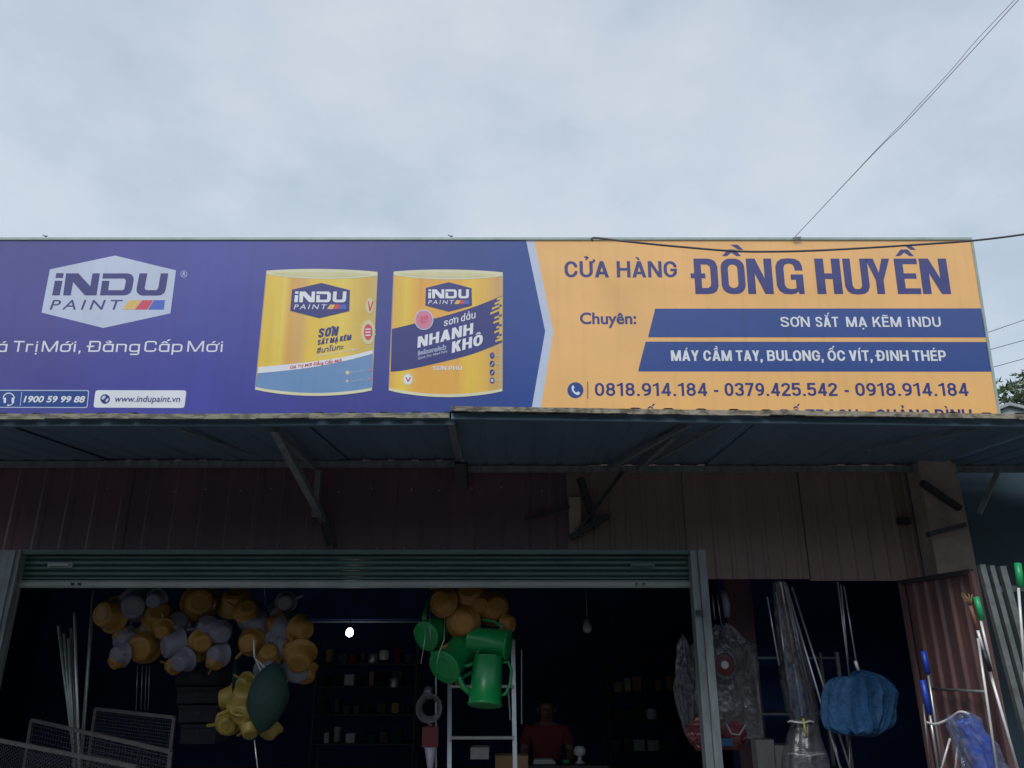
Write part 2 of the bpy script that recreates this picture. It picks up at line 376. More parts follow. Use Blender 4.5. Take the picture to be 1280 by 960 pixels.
# ------------------------------------------------------------ the sign: plane leans forward a few degrees
SY, SZ = 5.75, 3.0
def plane_hit(px, py, lean):
    v = Vector((0, -math.sin(lean), math.cos(lean))); n = Vector((0, -math.cos(lean), -math.sin(lean)))
    o = Vector((0, SY, SZ)); r = ray(px, py); c = Vector((0, 0, CAMZ))
    t = (o-c).dot(n)/r.dot(n); h = c + r*t
    return h.x, (h-o).dot(v)
lo, hi = R(-15), R(25)
for _ in range(50):
    mid = (lo+hi)/2
    if plane_hit(1216, 298, mid)[0] > plane_hit(1250, 512, mid)[0]: lo = mid
    else: hi = mid
LEAN = (lo+hi)/2; print('LEAN', math.degrees(LEAN))
def S(px, py): return plane_hit(px, py, LEAN)
sign = thing('shop_sign', 'long printed sign board, purple with paint cans left, orange with shop name right', 'sign', (0, SY, SZ))
sign.rotation_euler = Matrix(((1, 0, 0), (0, -math.sin(LEAN), -math.cos(LEAN)), (0, math.cos(LEAN), -math.sin(LEAN)))).to_euler()
def ink(name, col, rough=.27, grad=None, stripes=None, spec=1.0):
    """printed film: colour, a faint bump so that reflections are not perfectly even"""
    m = bpy.data.materials.new(name); m.use_nodes = True; nt = m.node_tree; b = nt.nodes['Principled BSDF']; N = nt.nodes.new; L = nt.links.new
    b.inputs['Roughness'].default_value = rough; b.inputs['Specular IOR Level'].default_value = spec; b.inputs['Coat Weight'].default_value = .55; b.inputs['Coat Roughness'].default_value = .22
    tc = N('ShaderNodeTexCoord'); n = N('ShaderNodeTexNoise'); n.inputs['Scale'].default_value = 1.1; n.inputs['Detail'].default_value = 3
    L(tc.outputs['Object'], n.inputs['Vector'])
    src = None
    if grad:                                   # print gradient along x: list of (x, colour)
        s_ = N('ShaderNodeSeparateXYZ'); L(tc.outputs['Object'], s_.inputs[0])
        mr = N('ShaderNodeMapRange'); mr.inputs[1].default_value = grad[0][0]; mr.inputs[2].default_value = grad[-1][0]; L(s_.outputs[0], mr.inputs[0])
        r = N('ShaderNodeValToRGB'); L(mr.outputs[0], r.inputs[0]); el = r.color_ramp.elements
        span = grad[-1][0]-grad[0][0]
        el[0].color = (*grad[0][1], 1); el[1].color = (*grad[-1][1], 1)
        for x_, c_ in grad[1:-1]: q = el.new((x_-grad[0][0])/span); q.color = (*c_, 1)
        src = r.outputs[0]
    hs = N('ShaderNodeMix'); hs.data_type = 'RGBA'; hs.blend_type = 'MULTIPLY'; hs.inputs[0].default_value = 1
    rr = N('ShaderNodeMapRange'); rr.inputs[1].default_value = .3; rr.inputs[2].default_value = .7; rr.inputs[3].default_value = .94; rr.inputs[4].default_value = 1.04
    n0 = N('ShaderNodeTexNoise'); n0.inputs['Scale'].default_value = 2.6; n0.inputs['Detail'].default_value = 6; L(tc.outputs['Object'], n0.inputs['Vector']); L(n0.outputs['Fac'], rr.inputs[0])
    mpv = N('ShaderNodeMapping'); mpv.inputs['Scale'].default_value = (9, .35, 1); L(tc.outputs['Object'], mpv.inputs[0])
    nv = N('ShaderNodeTexNoise'); nv.inputs['Scale'].default_value = 1.6; nv.inputs['Detail'].default_value = 5; L(mpv.outputs[0], nv.inputs['Vector'])
    rv = N('ShaderNodeMapRange'); rv.inputs[1].default_value = .52; rv.inputs[2].default_value = .75; rv.inputs[3].default_value = 1; rv.inputs[4].default_value = .91; L(nv.outputs['Fac'], rv.inputs[0])
    mv = N('ShaderNodeMath'); mv.operation = 'MULTIPLY'; L(rr.outputs[0], mv.inputs[0]); L(rv.outputs[0], mv.inputs[1])
    if src: L(src, hs.inputs[6])
    else: hs.inputs[6].default_value = (*col, 1)
    L(mv.outputs[0], hs.inputs[7]); L(hs.outputs[2], b.inputs['Base Color'])
    bp = N('ShaderNodeBump'); bp.inputs['Strength'].default_value = .35; bp.inputs['Distance'].default_value = .02
    L(n.outputs['Fac'], bp.inputs['Height']); L(bp.outputs[0], b.inputs['Normal'])
    return m
xl, xc = S(-60, 400)[0], S(690, 400)[0]
PUR, BLU = (.062, .068, .38), (.009, .058, .31)
I = {}
I['purple'] = ink('purple_print', PUR, grad=[(S(-120, 400)[0], (.03, .05, .26)), (S(40, 400)[0], (.058, .05, .29)), (S(260, 400)[0], PUR), (S(450, 400)[0], (.05, .05, .29)), (S(600, 400)[0], (.02, .052, .275)), (xc, BLU)])
I['indigo'] = ink('indigo_print', (.03, .03, .20)); I['blue'] = ink('blue_print', (.013, .058, .28)); I['navy'] = ink('navy_print', (.03, .035, .21))
I['orange'] = ink('orange_print', (.96, .52, .17)); I['white'] = ink('white_print', (.82, .83, .87)); I['bluewhite'] = ink('pale_blue_print', (.56, .63, .80))
I['yel'] = ink('yellow_print', (.78, .50, .09)); I['redp'] = ink('red_print', (.70, .06, .10)); I['blup'] = ink('stripe_blue_print', (.06, .14, .58))
I['pinkp'] = ink('rose_print', (.72, .22, .34)); I['creamp'] = ink('cream_print', (.72, .66, .36)); I['slatep'] = ink('slate_blue_print', (.17, .31, .55)); I['rimp'] = ink('rim_print', (.78, .74, .50))
I['yelstripe'] = ink('warm_yellow_print', (.80, .52, .14)); I['edgep'] = ink('thin_edge_print', (.45, .42, .32))
Lz = .0009
def flat(name, meshdata, m, parent, layer):
    me = bpy.data.meshes.new(name); me.from_pydata([(a, b_, layer*Lz) for a, b_ in meshdata[0]], [], meshdata[1]); me.update()
    me.materials.append(m); o = bpy.data.objects.new(name, me); C.objects.link(o); o.parent = parent; return o
def fill(loops, off=0.0, res=3, splines=None):
    """2-D curve fill (holes included) -> verts, faces"""
    cu = bpy.data.curves.new('tmp', 'CURVE'); cu.dimensions = '2D'; cu.fill_mode = 'BOTH'; cu.resolution_u = res
    for lp in loops or []:
        s = cu.splines.new('POLY'); s.points.add(len(lp)-1); s.use_cyclic_u = True
        for i, (a, b_) in enumerate(lp): s.points[i].co = (a, b_, 0, 1)
    for sp in splines or []:
        s = cu.splines.new('BEZIER'); s.bezier_points.add(len(sp)-1); s.use_cyclic_u = True
        for i, (h1, c, h2) in enumerate(sp):
            bp = s.bezier_points[i]; bp.handle_left_type = bp.handle_right_type = 'FREE'
            bp.co = (*c, 0); bp.handle_left = (*h1, 0); bp.handle_right = (*h2, 0)
    cu.offset = off
    o = bpy.data.objects.new('tmp', cu); me = o.to_mesh()
    r = ([(v.co.x, v.co.y) for v in me.vertices], [tuple(p.vertices) for p in me.polygons])
    # every face must face the viewer
    fs = []
    for f in r[1]:
        ar = sum(r[0][f[i]][0]*r[0][f[(i+1) % len(f)]][1] - r[0][f[(i+1) % len(f)]][0]*r[0][f[i]][1] for i in range(len(f)))
        fs.append(f if ar > 0 else f[::-1])
    o.to_mesh_clear(); bpy.data.objects.remove(o); bpy.data.curves.remove(cu)
    return r[0], fs
def shape(name, loops, m, parent, layer):         # loops in picture coordinates, carried onto the sign's plane
    return flat(name, fill([[S(*p) for p in lp] for lp in loops]), I[m] if isinstance(m, str) else m, parent, layer)
_cache = {}
def glyphs(body, sp=1.0):
    if (body, sp) in _cache: return _cache[body, sp]
    cu = bpy.data.curves.new('t', 'FONT'); cu.body = body; cu.space_character = sp
    o = bpy.data.objects.new('t', cu); C.objects.link(o)
    for q in bpy.context.selected_objects: q.select_set(False)
    bpy.context.view_layer.objects.active = o; o.select_set(True); bpy.ops.object.convert(target='CURVE')
    o = bpy.context.view_layer.objects.active
    spl = [[(tuple(b_.handle_left[:2]), tuple(b_.co[:2]), tuple(b_.handle_right[:2])) for b_ in s.bezier_points] for s in o.data.splines]
    d = o.data; bpy.data.objects.remove(o); bpy.data.curves.remove(d)
    _cache[body, sp] = spl; return spl
def ext(spl, ax):
    vs = [b_[1][ax] for s in spl for b_ in s]; return min(vs), max(vs)
CAP = ext(glyphs('H'), 1)[1]
def miter(poly, off):
    """move every edge of a polygon outwards (to its left when wound as type outlines are)"""
    n = len(poly); o = []
    for i in range(n):
        p, a, c = poly[i], poly[i-1], poly[(i+1) % n]
        d1 = Vector((p[0]-a[0], p[1]-a[1])).normalized(); d2 = Vector((c[0]-p[0], c[1]-p[1])).normalized()
        n1, n2 = Vector((-d1.y, d1.x)), Vector((-d2.y, d2.x)); m_ = n1+n2; q_ = m_.length_squared
        k = m_*(2/q_) if q_ > .5 else m_.normalized()*1.6 if q_ > 1e-6 else n1
        o.append((p[0]+k.x*off, p[1]+k.y*off))
    return o
def area(p): return sum(p[i-1][0]*p[i][1]-p[i][0]*p[i-1][1] for i in range(len(p)))/2
def inside(pt, poly):
    r = False
    for i in range(len(poly)):
        (x1, y1), (x2, y2) = poly[i-1], poly[i]
        if (y1 > pt[1]) != (y2 > pt[1]) and pt[0] < (x2-x1)*(pt[1]-y1)/(y2-y1)+x1: r = not r
    return r
def text(body, p0, p1, cap, m, parent, layer=4, wt=0.0, slant=0.0, sp=1.0, name='lettering', res=4):
    """p0, p1: picture coordinates of the ink's baseline ends; cap: capital height in picture pixels; wt: extra weight as a share of the capital height"""
    spl = glyphs(body, sp); (a0, b0), (a1, b1) = S(*p0), S(*p1)
    ch = S((p0[0]+p1[0])/2, (p0[1]+p1[1])/2 - cap)[1] - (b0+b1)/2; off = wt*ch
    ky = (ch-2*off)/CAP; x0, x1 = ext(spl, 0)
    pad = slant*ch if slant else 0
    kx = (a1-a0-2*off-pad*.6)/(x1-x0); sl = (b1-b0)/(a1-a0)
    def T(p):
        uu = a0+off + (p[0]-x0)*kx; return (uu + slant*p[1]*ky, b0 + off + p[1]*ky + sl*(uu-a0))
    polys = []
    for s_ in spl:
        n = len(s_); pl = []
        for i in range(n):
            A0, A1 = s_[i][1], s_[i][2]; B0, B1 = s_[(i+1) % n][0], s_[(i+1) % n][1]
            straight = abs((A1[0]-A0[0])*(B1[1]-A0[1])-(A1[1]-A0[1])*(B1[0]-A0[0])) < 1e-6 and abs((B0[0]-A0[0])*(B1[1]-A0[1])-(B0[1]-A0[1])*(B1[0]-A0[0])) < 1e-6
            for k in range(1 if straight else res):
                t = k/res; w0, w1, w2, w3 = (1-t)**3, 3*t*(1-t)**2, 3*t*t*(1-t), t**3
                pl.append(T((A0[0]*w0+A1[0]*w1+B0[0]*w2+B1[0]*w3, A0[1]*w0+A1[1]*w1+B0[1]*w2+B1[1]*w3)))
        q_ = []
        for p in pl:
            if not q_ or (abs(p[0]-q_[-1][0])+abs(p[1]-q_[-1][1])) > 1e-6: q_.append(p)
        if len(q_) > 1 and (abs(q_[0][0]-q_[-1][0])+abs(q_[0][1]-q_[-1][1])) < 1e-6: q_.pop()
        if len(q_) > 2: polys.append(q_)
    bb_ = [(min(p[0] for p in q), max(p[0] for p in q), min(p[1] for p in q), max(p[1] for p in q)) for q in polys]
    par = {}
    for i, h in enumerate(polys):
        for j, o_ in enumerate(polys):
            if i != j and area(h)*area(o_) < 0 and bb_[i][0] >= bb_[j][0] and bb_[i][1] <= bb_[j][1] and bb_[i][2] >= bb_[j][2] and bb_[i][3] <= bb_[j][3] and inside(h[0], o_):
                if i not in par or abs(area(o_)) < abs(area(polys[par[i]])): par[i] = j
    groups = []
    for j, o_ in enumerate(polys):
        if j in par: continue
        groups.append([o_] + [polys[i] for i in par if par[i] == j])
    def of(p, g0): return miter(p, off*(-1 if area(g0) > 0 else 1)) if off else p
    vs, fs = [], []
    for k, g_ in enumerate(groups):
        v_, f_ = fill([of(p, g_[0]) for p in g_]); o_ = len(vs); z_ = (k % 4)*.00009
        vs += [(p[0], p[1], layer*Lz+z_) for p in v_]; fs += [tuple(i+o_ for i in f) for f in f_]
    me = bpy.data.meshes.new(name); me.from_pydata(vs, [], fs); me.update(); me.materials.append(I[m])
    o = bpy.data.objects.new(name, me); C.objects.link(o); o.parent = parent; return o
# ---- lettering drawn from strokes: y = 0 baseline, 1 capital height; w = width, h = half the stroke
def _arc(cx, cy, rx, ry, a0, a1, n=7): return [(cx+rx*math.cos(R(a0+(a1-a0)*i/n)), cy+ry*math.sin(R(a0+(a1-a0)*i/n))) for i in range(n+1)]
def _cr(pts, n=4): return smooth(pts, n)
def stadium(x0, y0, x1, y1, r, a=None):             # closed rounded box, as a path starting at the right, going up
    rx = min(r, (x1-x0)/2); ry = min(r*1.25, (y1-y0)/2)
    return _arc(x1-rx, y1-ry, rx, ry, 0, 90) + _arc(x0+rx, y1-ry, rx, ry, 90, 180) + _arc(x0+rx, y0+ry, rx, ry, 180, 270) + _arc(x1-rx, y0+ry, rx, ry, 270, 360)
WID = dict(zip('ABCDEGHIKLMNOPQRSTUVY0123456789', (.66,.62,.62,.62,.53,.64,.65,.24,.62,.52,.82,.66,.64,.60,.64,.62,.60,.60,.62,.64,.62,.56,.40,.56,.56,.58,.56,.56,.54,.56,.56)))
WID.update({'Đ': .68, '.': .22, ',': .15, '-': .36, ':': .22, ' ': .22, 'i': .15, 'a': .54, 'r': .38, 'o': .56, 'n': .54, 'g': .54, 'p': .54, 's': .50, 'd': .54, 'u': .54})
COMP = {'Ử': ('U', 'horn', 'hook'), 'À': ('A', 'grave'), 'Ơ': ('O', 'horn'), 'Ắ': ('A', 'breve', 'acute2'), 'Ạ': ('A', 'dot'), 'Ẽ': ('E', 'tilde'), 'Á': ('A', 'acute'), 'Ầ': ('A', 'circ', 'grave2'),
        'Ố': ('O', 'circ', 'acute2'), 'Í': ('I', 'acute'), 'É': ('E', 'acute'), 'Ả': ('A', 'hook'), 'Ì': ('I', 'grave'), 'Ô': ('O', 'circ'), 'Ủ': ('U', 'hook'),
        'á': ('a', 'lacute'), 'ị': ('i', 'dot'), 'ớ': ('o', 'lhorn', 'lacute'), 'ẳ': ('a', 'lbreve', 'lhook'), 'ấ': ('a', 'lcirc', 'lacute2'), 'ơ': ('o', 'lhorn'), 'ầ': ('a', 'lcirc', 'lgrave2')}
XH = .74
def glyph(ch, w, hx, hy, r):
    """-> list of ('s', path, closed, scale) strokes and ('p', polygon)"""
    L_, R_, B_, T_, c = hx, w-hx, hy, 1-hy, w/2; X_ = XH-hy; S_ = []; P_ = []
    def st(p, cl=False, k=1): S_.append((p, cl, k))
    def diag(x0, y0, x1, y1, k=1.08): q_ = hx*k; P_.append([(x0-q_, y0), (x0+q_, y0), (x1+q_, y1), (x1-q_, y1)] if y1 > y0 else [(x1-q_, y1), (x1+q_, y1), (x0+q_, y0), (x0-q_, y0)])
    def stem(x, y0=0, y1=1): P_.append([(x-hx, y0), (x+hx, y0), (x+hx, y1), (x-hx, y1)])
    def bar(y, x0, x1): P_.append([(x0, y-hy), (x1, y-hy), (x1, y+hy), (x0, y+hy)])
    if ch in 'OQ0': st(stadium(L_, B_, R_, T_, r), True); 
    if ch == 'Q': diag(w-.02, -.10, c+.06, .22)
    elif ch == 'C': p = stadium(L_, B_, R_, T_, r); st([(R_, .66)] + p[:24] + p[24:32][:8] + [(R_, .34)])
    elif ch == 'G': p = stadium(L_, B_, R_, T_, r); st([(R_, .68)] + p + [(R_, B_+.12), (R_, .50)]); bar(.46, c+.0, w-.0)
    elif ch == 'D': stem(L_); rx = min(r, w*.45); st([(L_, T_)] + _arc(R_-rx, T_-rx*1.2, rx, rx*1.2, 90, 0) + _arc(R_-rx, B_+rx*1.2, rx, rx*1.2, 0, -90) + [(L_, B_)])
    elif ch == 'Đ':
        o_ = .08; stem(L_+o_); rx = min(r, w*.4); st([(L_+o_, T_)] + _arc(R_-rx, T_-rx*1.2, rx, rx*1.2, 90, 0) + _arc(R_-rx, B_+rx*1.2, rx, rx*1.2, 0, -90) + [(L_+o_, B_)]); bar(.5, -.03, c+.02)
    elif ch == 'A': diag(hx*1.05, 0, c, 1, 1.1); diag(w-hx*1.05, 0, c, 1, 1.1); bar(.27, w*.22, w*.78)
    elif ch == 'V': diag(c, 0, hx*1.05, 1, 1.1); diag(c, 0, w-hx*1.05, 1, 1.1)
    elif ch == 'Y': stem(c, 0, .45); diag(c, .38, hx*1.05, 1, 1.1); diag(c, .38, w-hx*1.05, 1, 1.1)
    elif ch == 'M': stem(L_); stem(R_); diag(c, .0, hx*1.25, 1, 1.15); diag(c, .0, w-hx*1.25, 1, 1.15)
    elif ch == 'N': stem(L_); stem(R_); diag(w-hx*1.15, 0, hx*1.15, 1, 1.12)
    elif ch == 'H': stem(L_); stem(R_); bar(.5, L_, R_)
    elif ch in 'I': stem(c)
    elif ch == 'K': stem(L_); diag(L_+hx*.5, .36, w-hx*1.2, 1, 1.25); diag(w-hx*1.1, 0, c-hx*.3, .62, 1.2)
    elif ch == 'L': stem(L_); bar(B_, L_, w)
    elif ch == 'E': stem(L_); bar(B_, L_, w); bar(T_, L_, w-.01); bar(.51, L_, w-.05)
    elif ch == 'T': stem(c); bar(T_, 0, w)
    elif ch == 'U': rx = min(r, (R_-L_)/2); st([(L_, 1)] + _arc(L_+rx, B_+rx*1.2, rx, rx*1.2, 180, 270) + _arc(R_-rx, B_+rx*1.2, rx, rx*1.2, 270, 360) + [(R_, 1)])
    elif ch in 'PR':
        stem(L_); m_ = .42 if ch == 'P' else .46; rx = .16; st([(L_, T_)] + _arc(R_-rx, T_-.17, rx, .17, 90, 0) + _arc(R_-rx, m_+.17, rx, .17, 0, -90) + [(L_, m_)])
        if ch == 'R': diag(w-hx*1.0, 0, c+.02, .48, 1.15)
    elif ch == 'B':
        stem(L_)
        for y0_, y1_, e_ in ((.52, T_, .03), (B_, .52, 0)): rx = .15; ry = (y1_-y0_)/2; st([(L_, y1_)] + _arc(R_-rx-e_, y1_-ry, rx, ry, 90, -90, 10) + [(L_, y0_)])
    elif ch in 'S5s' and ch != '5':
        k = XH if ch == 's' else 1; f = lambda y: hy + (y-.1)/.8*(k-2*hy)
        if r < .2: st([(R_, f(.72)), (R_, f(.82)), (R_-.06, f(.9)), (L_+.06, f(.9)), (L_, f(.82)), (L_, f(.6)), (L_+.06, f(.52)), (R_-.06, f(.5)), (R_, f(.42)), (R_, f(.18)), (R_-.06, f(.1)), (L_+.06, f(.1)), (L_, f(.18)), (L_, f(.28))])
        else: st(_cr([(R_, f(.70)), (R_-.03, f(.83)), (c, f(.9)), (L_+.03, f(.84)), (L_, f(.73)), (L_+.05, f(.60)), (c, f(.52)), (R_-.05, f(.42)), (R_, f(.28)), (R_-.03, f(.16)), (c, f(.1)), (L_+.03, f(.17)), (L_, f(.30))]))
    elif ch == '1': stem(w-hx-.04); P_.append([(0, .72), (0, .86), (w-.04, 1), (w-.04-2*hx, 1), (w-.04-2*hx, .80)])
    elif ch == '2': st(_cr([(L_, .70), (L_+.03, .84), (c, T_), (R_-.03, .85), (R_, .72), (R_-.04, .58), (c+.02, .40), (L_+.03, .16), (L_+.0, B_)])); bar(B_, 0.0, w)
    elif ch == '3': st(_cr([(L_, .74), (L_+.03, .86), (c, T_), (R_-.03, .86), (R_-.01, .74), (R_-.04, .60), (c-.02, .53)])); st(_cr([(c-.02, .53), (R_-.03, .45), (R_, .29), (R_-.03, .15), (c, B_), (L_+.03, .14), (L_, .27)]))
    elif ch == '4': stem(w-hx-.09); bar(.27, 0, w); diag(hx*1.0, .2, w-hx-.11, 1, 1.0)
    elif ch == '5': bar(T_, L_+.0, w-.03); diag(L_, .48, L_+.03, 1); st(_cr([(L_+.01, .50), (c, .60), (R_-.03, .53), (R_, .35), (R_-.03, .17), (c, B_), (L_+.03, .14), (L_, .26)]))
    elif ch == '6': st(stadium(L_, B_, R_, .60, r), True); st(_cr([(L_, .35), (L_+.01, .60), (L_+.10, .84), (R_-.03, T_)]))
    elif ch == '7': bar(T_, 0, w); diag(hx+.08, 0, w-hx*.9, 1-hy, 1.05)
    elif ch == '8': st(stadium(L_+.02, .53, R_-.02, T_, r), True); st(stadium(L_, B_, R_, .53, r), True)
    elif ch == '9': st(stadium(L_, .40, R_, T_, r), True); st(_cr([(R_, .65), (R_-.01, .40), (R_-.10, .16), (L_+.05, B_)]))
    elif ch == '.': P_.append([(c-hx, 0), (c+hx, 0), (c+hx, 2.1*hy), (c-hx, 2.1*hy)])
    elif ch == ',': P_.append([(c-hx, 0), (c-hx*.8, -.20), (c+hx*.3, -.16), (c+hx, .02), (c+hx, 2.1*hy), (c-hx, 2.1*hy)])
    elif ch == '-': bar(.38, .02, w-.02)
    elif ch == 'i': stem(c, 0, XH); stem(c, XH+.10, XH+.10+2*hy)
    elif ch in 'agd':
        st(stadium(L_, B_, R_, X_, r), True); stem(R_, 0, XH if ch != 'd' else 1.02)
        if ch == 'g': st([(R_, B_), (R_, -.16), (R_-.06, -.22), (L_+.04, -.22)])
    elif ch == 'p': st(stadium(L_, B_, R_, X_, r), True); stem(L_, -.26, XH)
    elif ch == 'o': st(stadium(L_, B_, R_, X_, r), True)
    elif ch == 'n': stem(L_, 0, XH); st([(L_, X_)] + _arc(R_-r*.8, X_-r*.8, r*.8, r*.8, 90, 0) + [(R_, 0)])
    elif ch == 'u': stem(R_, 0, XH); st([(L_, XH)] + _arc(L_+r*.8, B_+r*.8, r*.8, r*.8, 180, 270) + [(R_, B_)])
    elif ch == 'r': stem(L_, 0, XH); st([(L_, X_-.02), (L_+.05, X_), (w, X_)])
    return S_, P_
def accent(k, w, hx, hy):
    c = w/2; lo = XH-1 if k.startswith('l') else 0; k = k.lstrip('l') if k.startswith('l') else k; S_, P_ = [], []; y = 1.0+lo
    if k in ('acute', 'acute2'): dx = .12 if k[-1] == '2' else 0; dy = .17 if k[-1] == '2' else 0; P_.append([(c-.04+dx, y+.07+dy), (c+.05+dx, y+.07+dy), (c+.19+dx, y+.24+dy), (c+.04+dx, y+.24+dy)])
    if k in ('grave', 'grave2'): dx = .10 if k[-1] == '2' else 0; dy = .17 if k[-1] == '2' else 0; P_.append([(c-.17+dx, y+.24+dy), (c-.03+dx, y+.07+dy), (c+.06+dx, y+.07+dy), (c-.02+dx, y+.24+dy)])
    if k == 'circ': P_.append([(c-.20, y+.06), (c-.08, y+.06), (c, y+.14), (c+.08, y+.06), (c+.20, y+.06), (c+.06, y+.23), (c-.06, y+.23)])
    if k == 'breve': S_.append(([(c-.15, y+.20), (c-.10, y+.10), (c, y+.07), (c+.10, y+.10), (c+.15, y+.20)], False, .55))
    if k == 'tilde': S_.append(([(c-.19, y+.09), (c-.11, y+.16), (c, y+.12), (c+.10, y+.09), (c+.19, y+.17)], False, .6))
    if k == 'hook': S_.append(([(c-.08, y+.24), (c+.03, y+.27), (c+.09, y+.21), (c+.03, y+.15), (c+.0, y+.07)], False, .55))
    if k == 'dot': P_.append([(c-hx, -.10-2*hy), (c+hx, -.10-2*hy), (c+hx, -.10), (c-hx, -.10)])
    if k == 'horn': S_.append(([(w-hx*1.2, y-.10), (w+.02, y-.05), (w+.07, y+.03), (w+.06, y+.11)], False, .75))
    return S_, P_
def strip(path, closed, hx, hy, T):
    """both sides of a stroke whose half width is hx for upright and hy for level runs"""
    n = len(path); q_ = [path[0]]
    for p in path[1:]:
        if abs(p[0]-q_[-1][0])+abs(p[1]-q_[-1][1]) > 1e-4: q_.append(p)
    if closed and abs(q_[0][0]-q_[-1][0])+abs(q_[0][1]-q_[-1][1]) < 1e-4: q_.pop()
    n = len(q_); vs = []
    for i, p in enumerate(q_):
        a_ = q_[i-1] if (i or closed) else p; c_ = q_[(i+1) % n] if (i < n-1 or closed) else p
        d1 = Vector((p[0]-a_[0], p[1]-a_[1])); d2 = Vector((c_[0]-p[0], c_[1]-p[1]))
        if d1.length < 1e-6: d1 = d2
        if d2.length < 1e-6: d2 = d1
        d1.normalize(); d2.normalize(); n1 = Vector((-d1.y, d1.x)); n2 = Vector((-d2.y, d2.x)); m_ = n1+n2; k = m_*(2/max(m_.length_squared, 1.2))
        vs += [T((p[0]+k.x*hx, p[1]+k.y*hy)), T((p[0]-k.x*hx, p[1]-k.y*hy))]
    fs = [(2*i+1, 2*((i+1) % n)+1, 2*((i+1) % n), 2*i) for i in range(n if closed else n-1)]
    return vs, fs
def stext(body, p0, p1, cap, m, parent, layer=1, wx=.19, wy=.16, r=.26, gap=.09, slant=0.0, name='lettering', wide=1.0):
    (a0, b0), (a1, b1) = S(*p0), S(*p1); ch = S((p0[0]+p1[0])/2, (p0[1]+p1[1])/2 - cap)[1] - (b0+b1)/2
    bs = [COMP[c][0] if c in COMP else c for c in body]; adv = []; x = 0
    for c in bs: adv.append(x); x += WID[c] + (gap if c != ' ' else 0)
    tot = x-gap; kx = (a1-a0)/(tot*ch); hx = wx/2/kx; hy = wy/2; sl = (b1-b0)/(a1-a0); vs, fs = [], []; z = 0
    for c, b_, x in zip(body, bs, adv):
        T = lambda p: (a0 + (x+p[0])*kx*ch + slant*p[1]*ch, b0 + p[1]*ch + sl*((x+p[0])*kx*ch))
        S_, P_ = glyph(b_, WID[b_], hx, hy, r) if b_ != ' ' else ([], [])
        for k in COMP.get(c, ())[1:]: s2, p2 = accent(k, WID[b_], hx, hy); S_ = S_+s2; P_ = P_+p2
        for j, (p, cl, k) in enumerate(S_):
            v_, f_ = strip(p, cl, hx*k, hy*k, T); o_ = len(vs); z = (j % 3)*.00006; vs += [(q[0], q[1], layer*Lz+z) for q in v_]; fs += [tuple(i+o_ for i in f) for f in f_]
        for j, p in enumerate(P_):
            v_ = [T(q) for q in p]; o_ = len(vs); z = .00018+(j % 5)*.00006
            if len(v_) == 4: f_ = [(0, 1, 2, 3)]
            else: v_, f_ = fill([v_])
            vs += [(q[0], q[1], layer*Lz+z) for q in v_]; fs += [tuple(i+o_ for i in f) for f in f_]
    me = bpy.data.meshes.new(name); me.from_pydata(vs, [], fs); me.update()
    fl = [f.index for f in me.polygons if f.normal.z < 0]
    if fl:
        bm_ = bmesh.new(); bm_.from_mesh(me); bm_.faces.ensure_lookup_table(); bmesh.ops.reverse_faces(bm_, faces=[bm_.faces[i] for i in fl]); bm_.to_mesh(me); bm_.free()
    me.materials.append(I[m]); o = bpy.data.objects.new(name, me); C.objects.link(o); o.parent = parent; return o
def circ(cx, cy, r, n=24, ry=None): return [(cx + r*math.cos(2*math.pi*i/n), cy - (ry or r)*math.sin(2*math.pi*i/n)) for i in range(n)]
def rrect(pts, r, n=4):                            # rounded quadrilateral
    o = []; K = len(pts)
    for i in range(K):
        p, a, c = Vector(pts[i]), Vector(pts[i-1]), Vector(pts[(i+1) % K]); pa = p+(a-p).normalized()*r; pc = p+(c-p).normalized()*r
        for k in range(n+1):
            t = k/n; o.append(tuple(pa*(1-t)**2 + p*2*t*(1-t) + pc*t*t))
    return o
def smooth(pts, n=8):                              # Catmull-Rom through picture points
    P = [pts[0]] + list(pts) + [pts[-1]]; o = []
    for i in range(1, len(P)-2):
        for k in range(n):
            t = k/n; o.append(tuple(.5*((2*P[i][j]) + (-P[i-1][j]+P[i+1][j])*t + (2*P[i-1][j]-5*P[i][j]+4*P[i+1][j]-P[i+2][j])*t*t + (-P[i-1][j]+3*P[i][j]-3*P[i+1][j]+P[i+2][j])*t**3) for j in range(len(P[0]))))
    return o + [tuple(pts[-1])]

# board, frame, colour fields
xL, xR = S(-140, 400)[0], S(1214.5, 299)[0]; vT = S(640, 298.5)[1]; vB = .28
def sbox(name, a, c, m, parent=sign):
    b = MB(); b.box(a, c); return b.build(name, m, parent, local=True)
sbox('backing_board', (xL, vB, -.03), (xR-.012, vT-.012, -.0015), 'steel')
sbox('top_frame', (xL, vT-.012, -.045), (xR, vT+.008, .010), 'frame')
sbox('side_frame', (xR-.012, vB, -.045), (xR+.006, vT-.0125, .010), 'frame')
for xx in [xL + .5 + i*1.9 for i in range(6)]:
    if xx < xR: sbox('support_post', (xx, -.2+vB, -.10), (xx+.05, vT-.1, -.05), 'steel_dark')
for vv in (vB+.1, (vB+vT)/2, vT-.12): sbox('support_rail', (xL, vv, -.048), (xR-.02, vv+.04, -.0325), 'steel_dark')
fx0, fx1, fy1, fy0 = xL, xR-.012, vT-.012, vB
A, Bm, Cb = S(657.5, 300), S(681.5, 414), S(665, 508)
A2, B2, C2 = S(667.5, 300), S(691.5, 415), S(676, 509)
def xat(p, q, v): return p[0] + (q[0]-p[0])*(v-p[1])/(q[1]-p[1])
def field(name, pts, m, layer): return flat(name, fill([pts]), I[m], sign, layer)
field('purple_field', [(fx0, fy0), (xat(Bm, Cb, fy0), fy0), Bm, (xat(A, Bm, fy1), fy1), (fx0, fy1)], 'purple', 0)
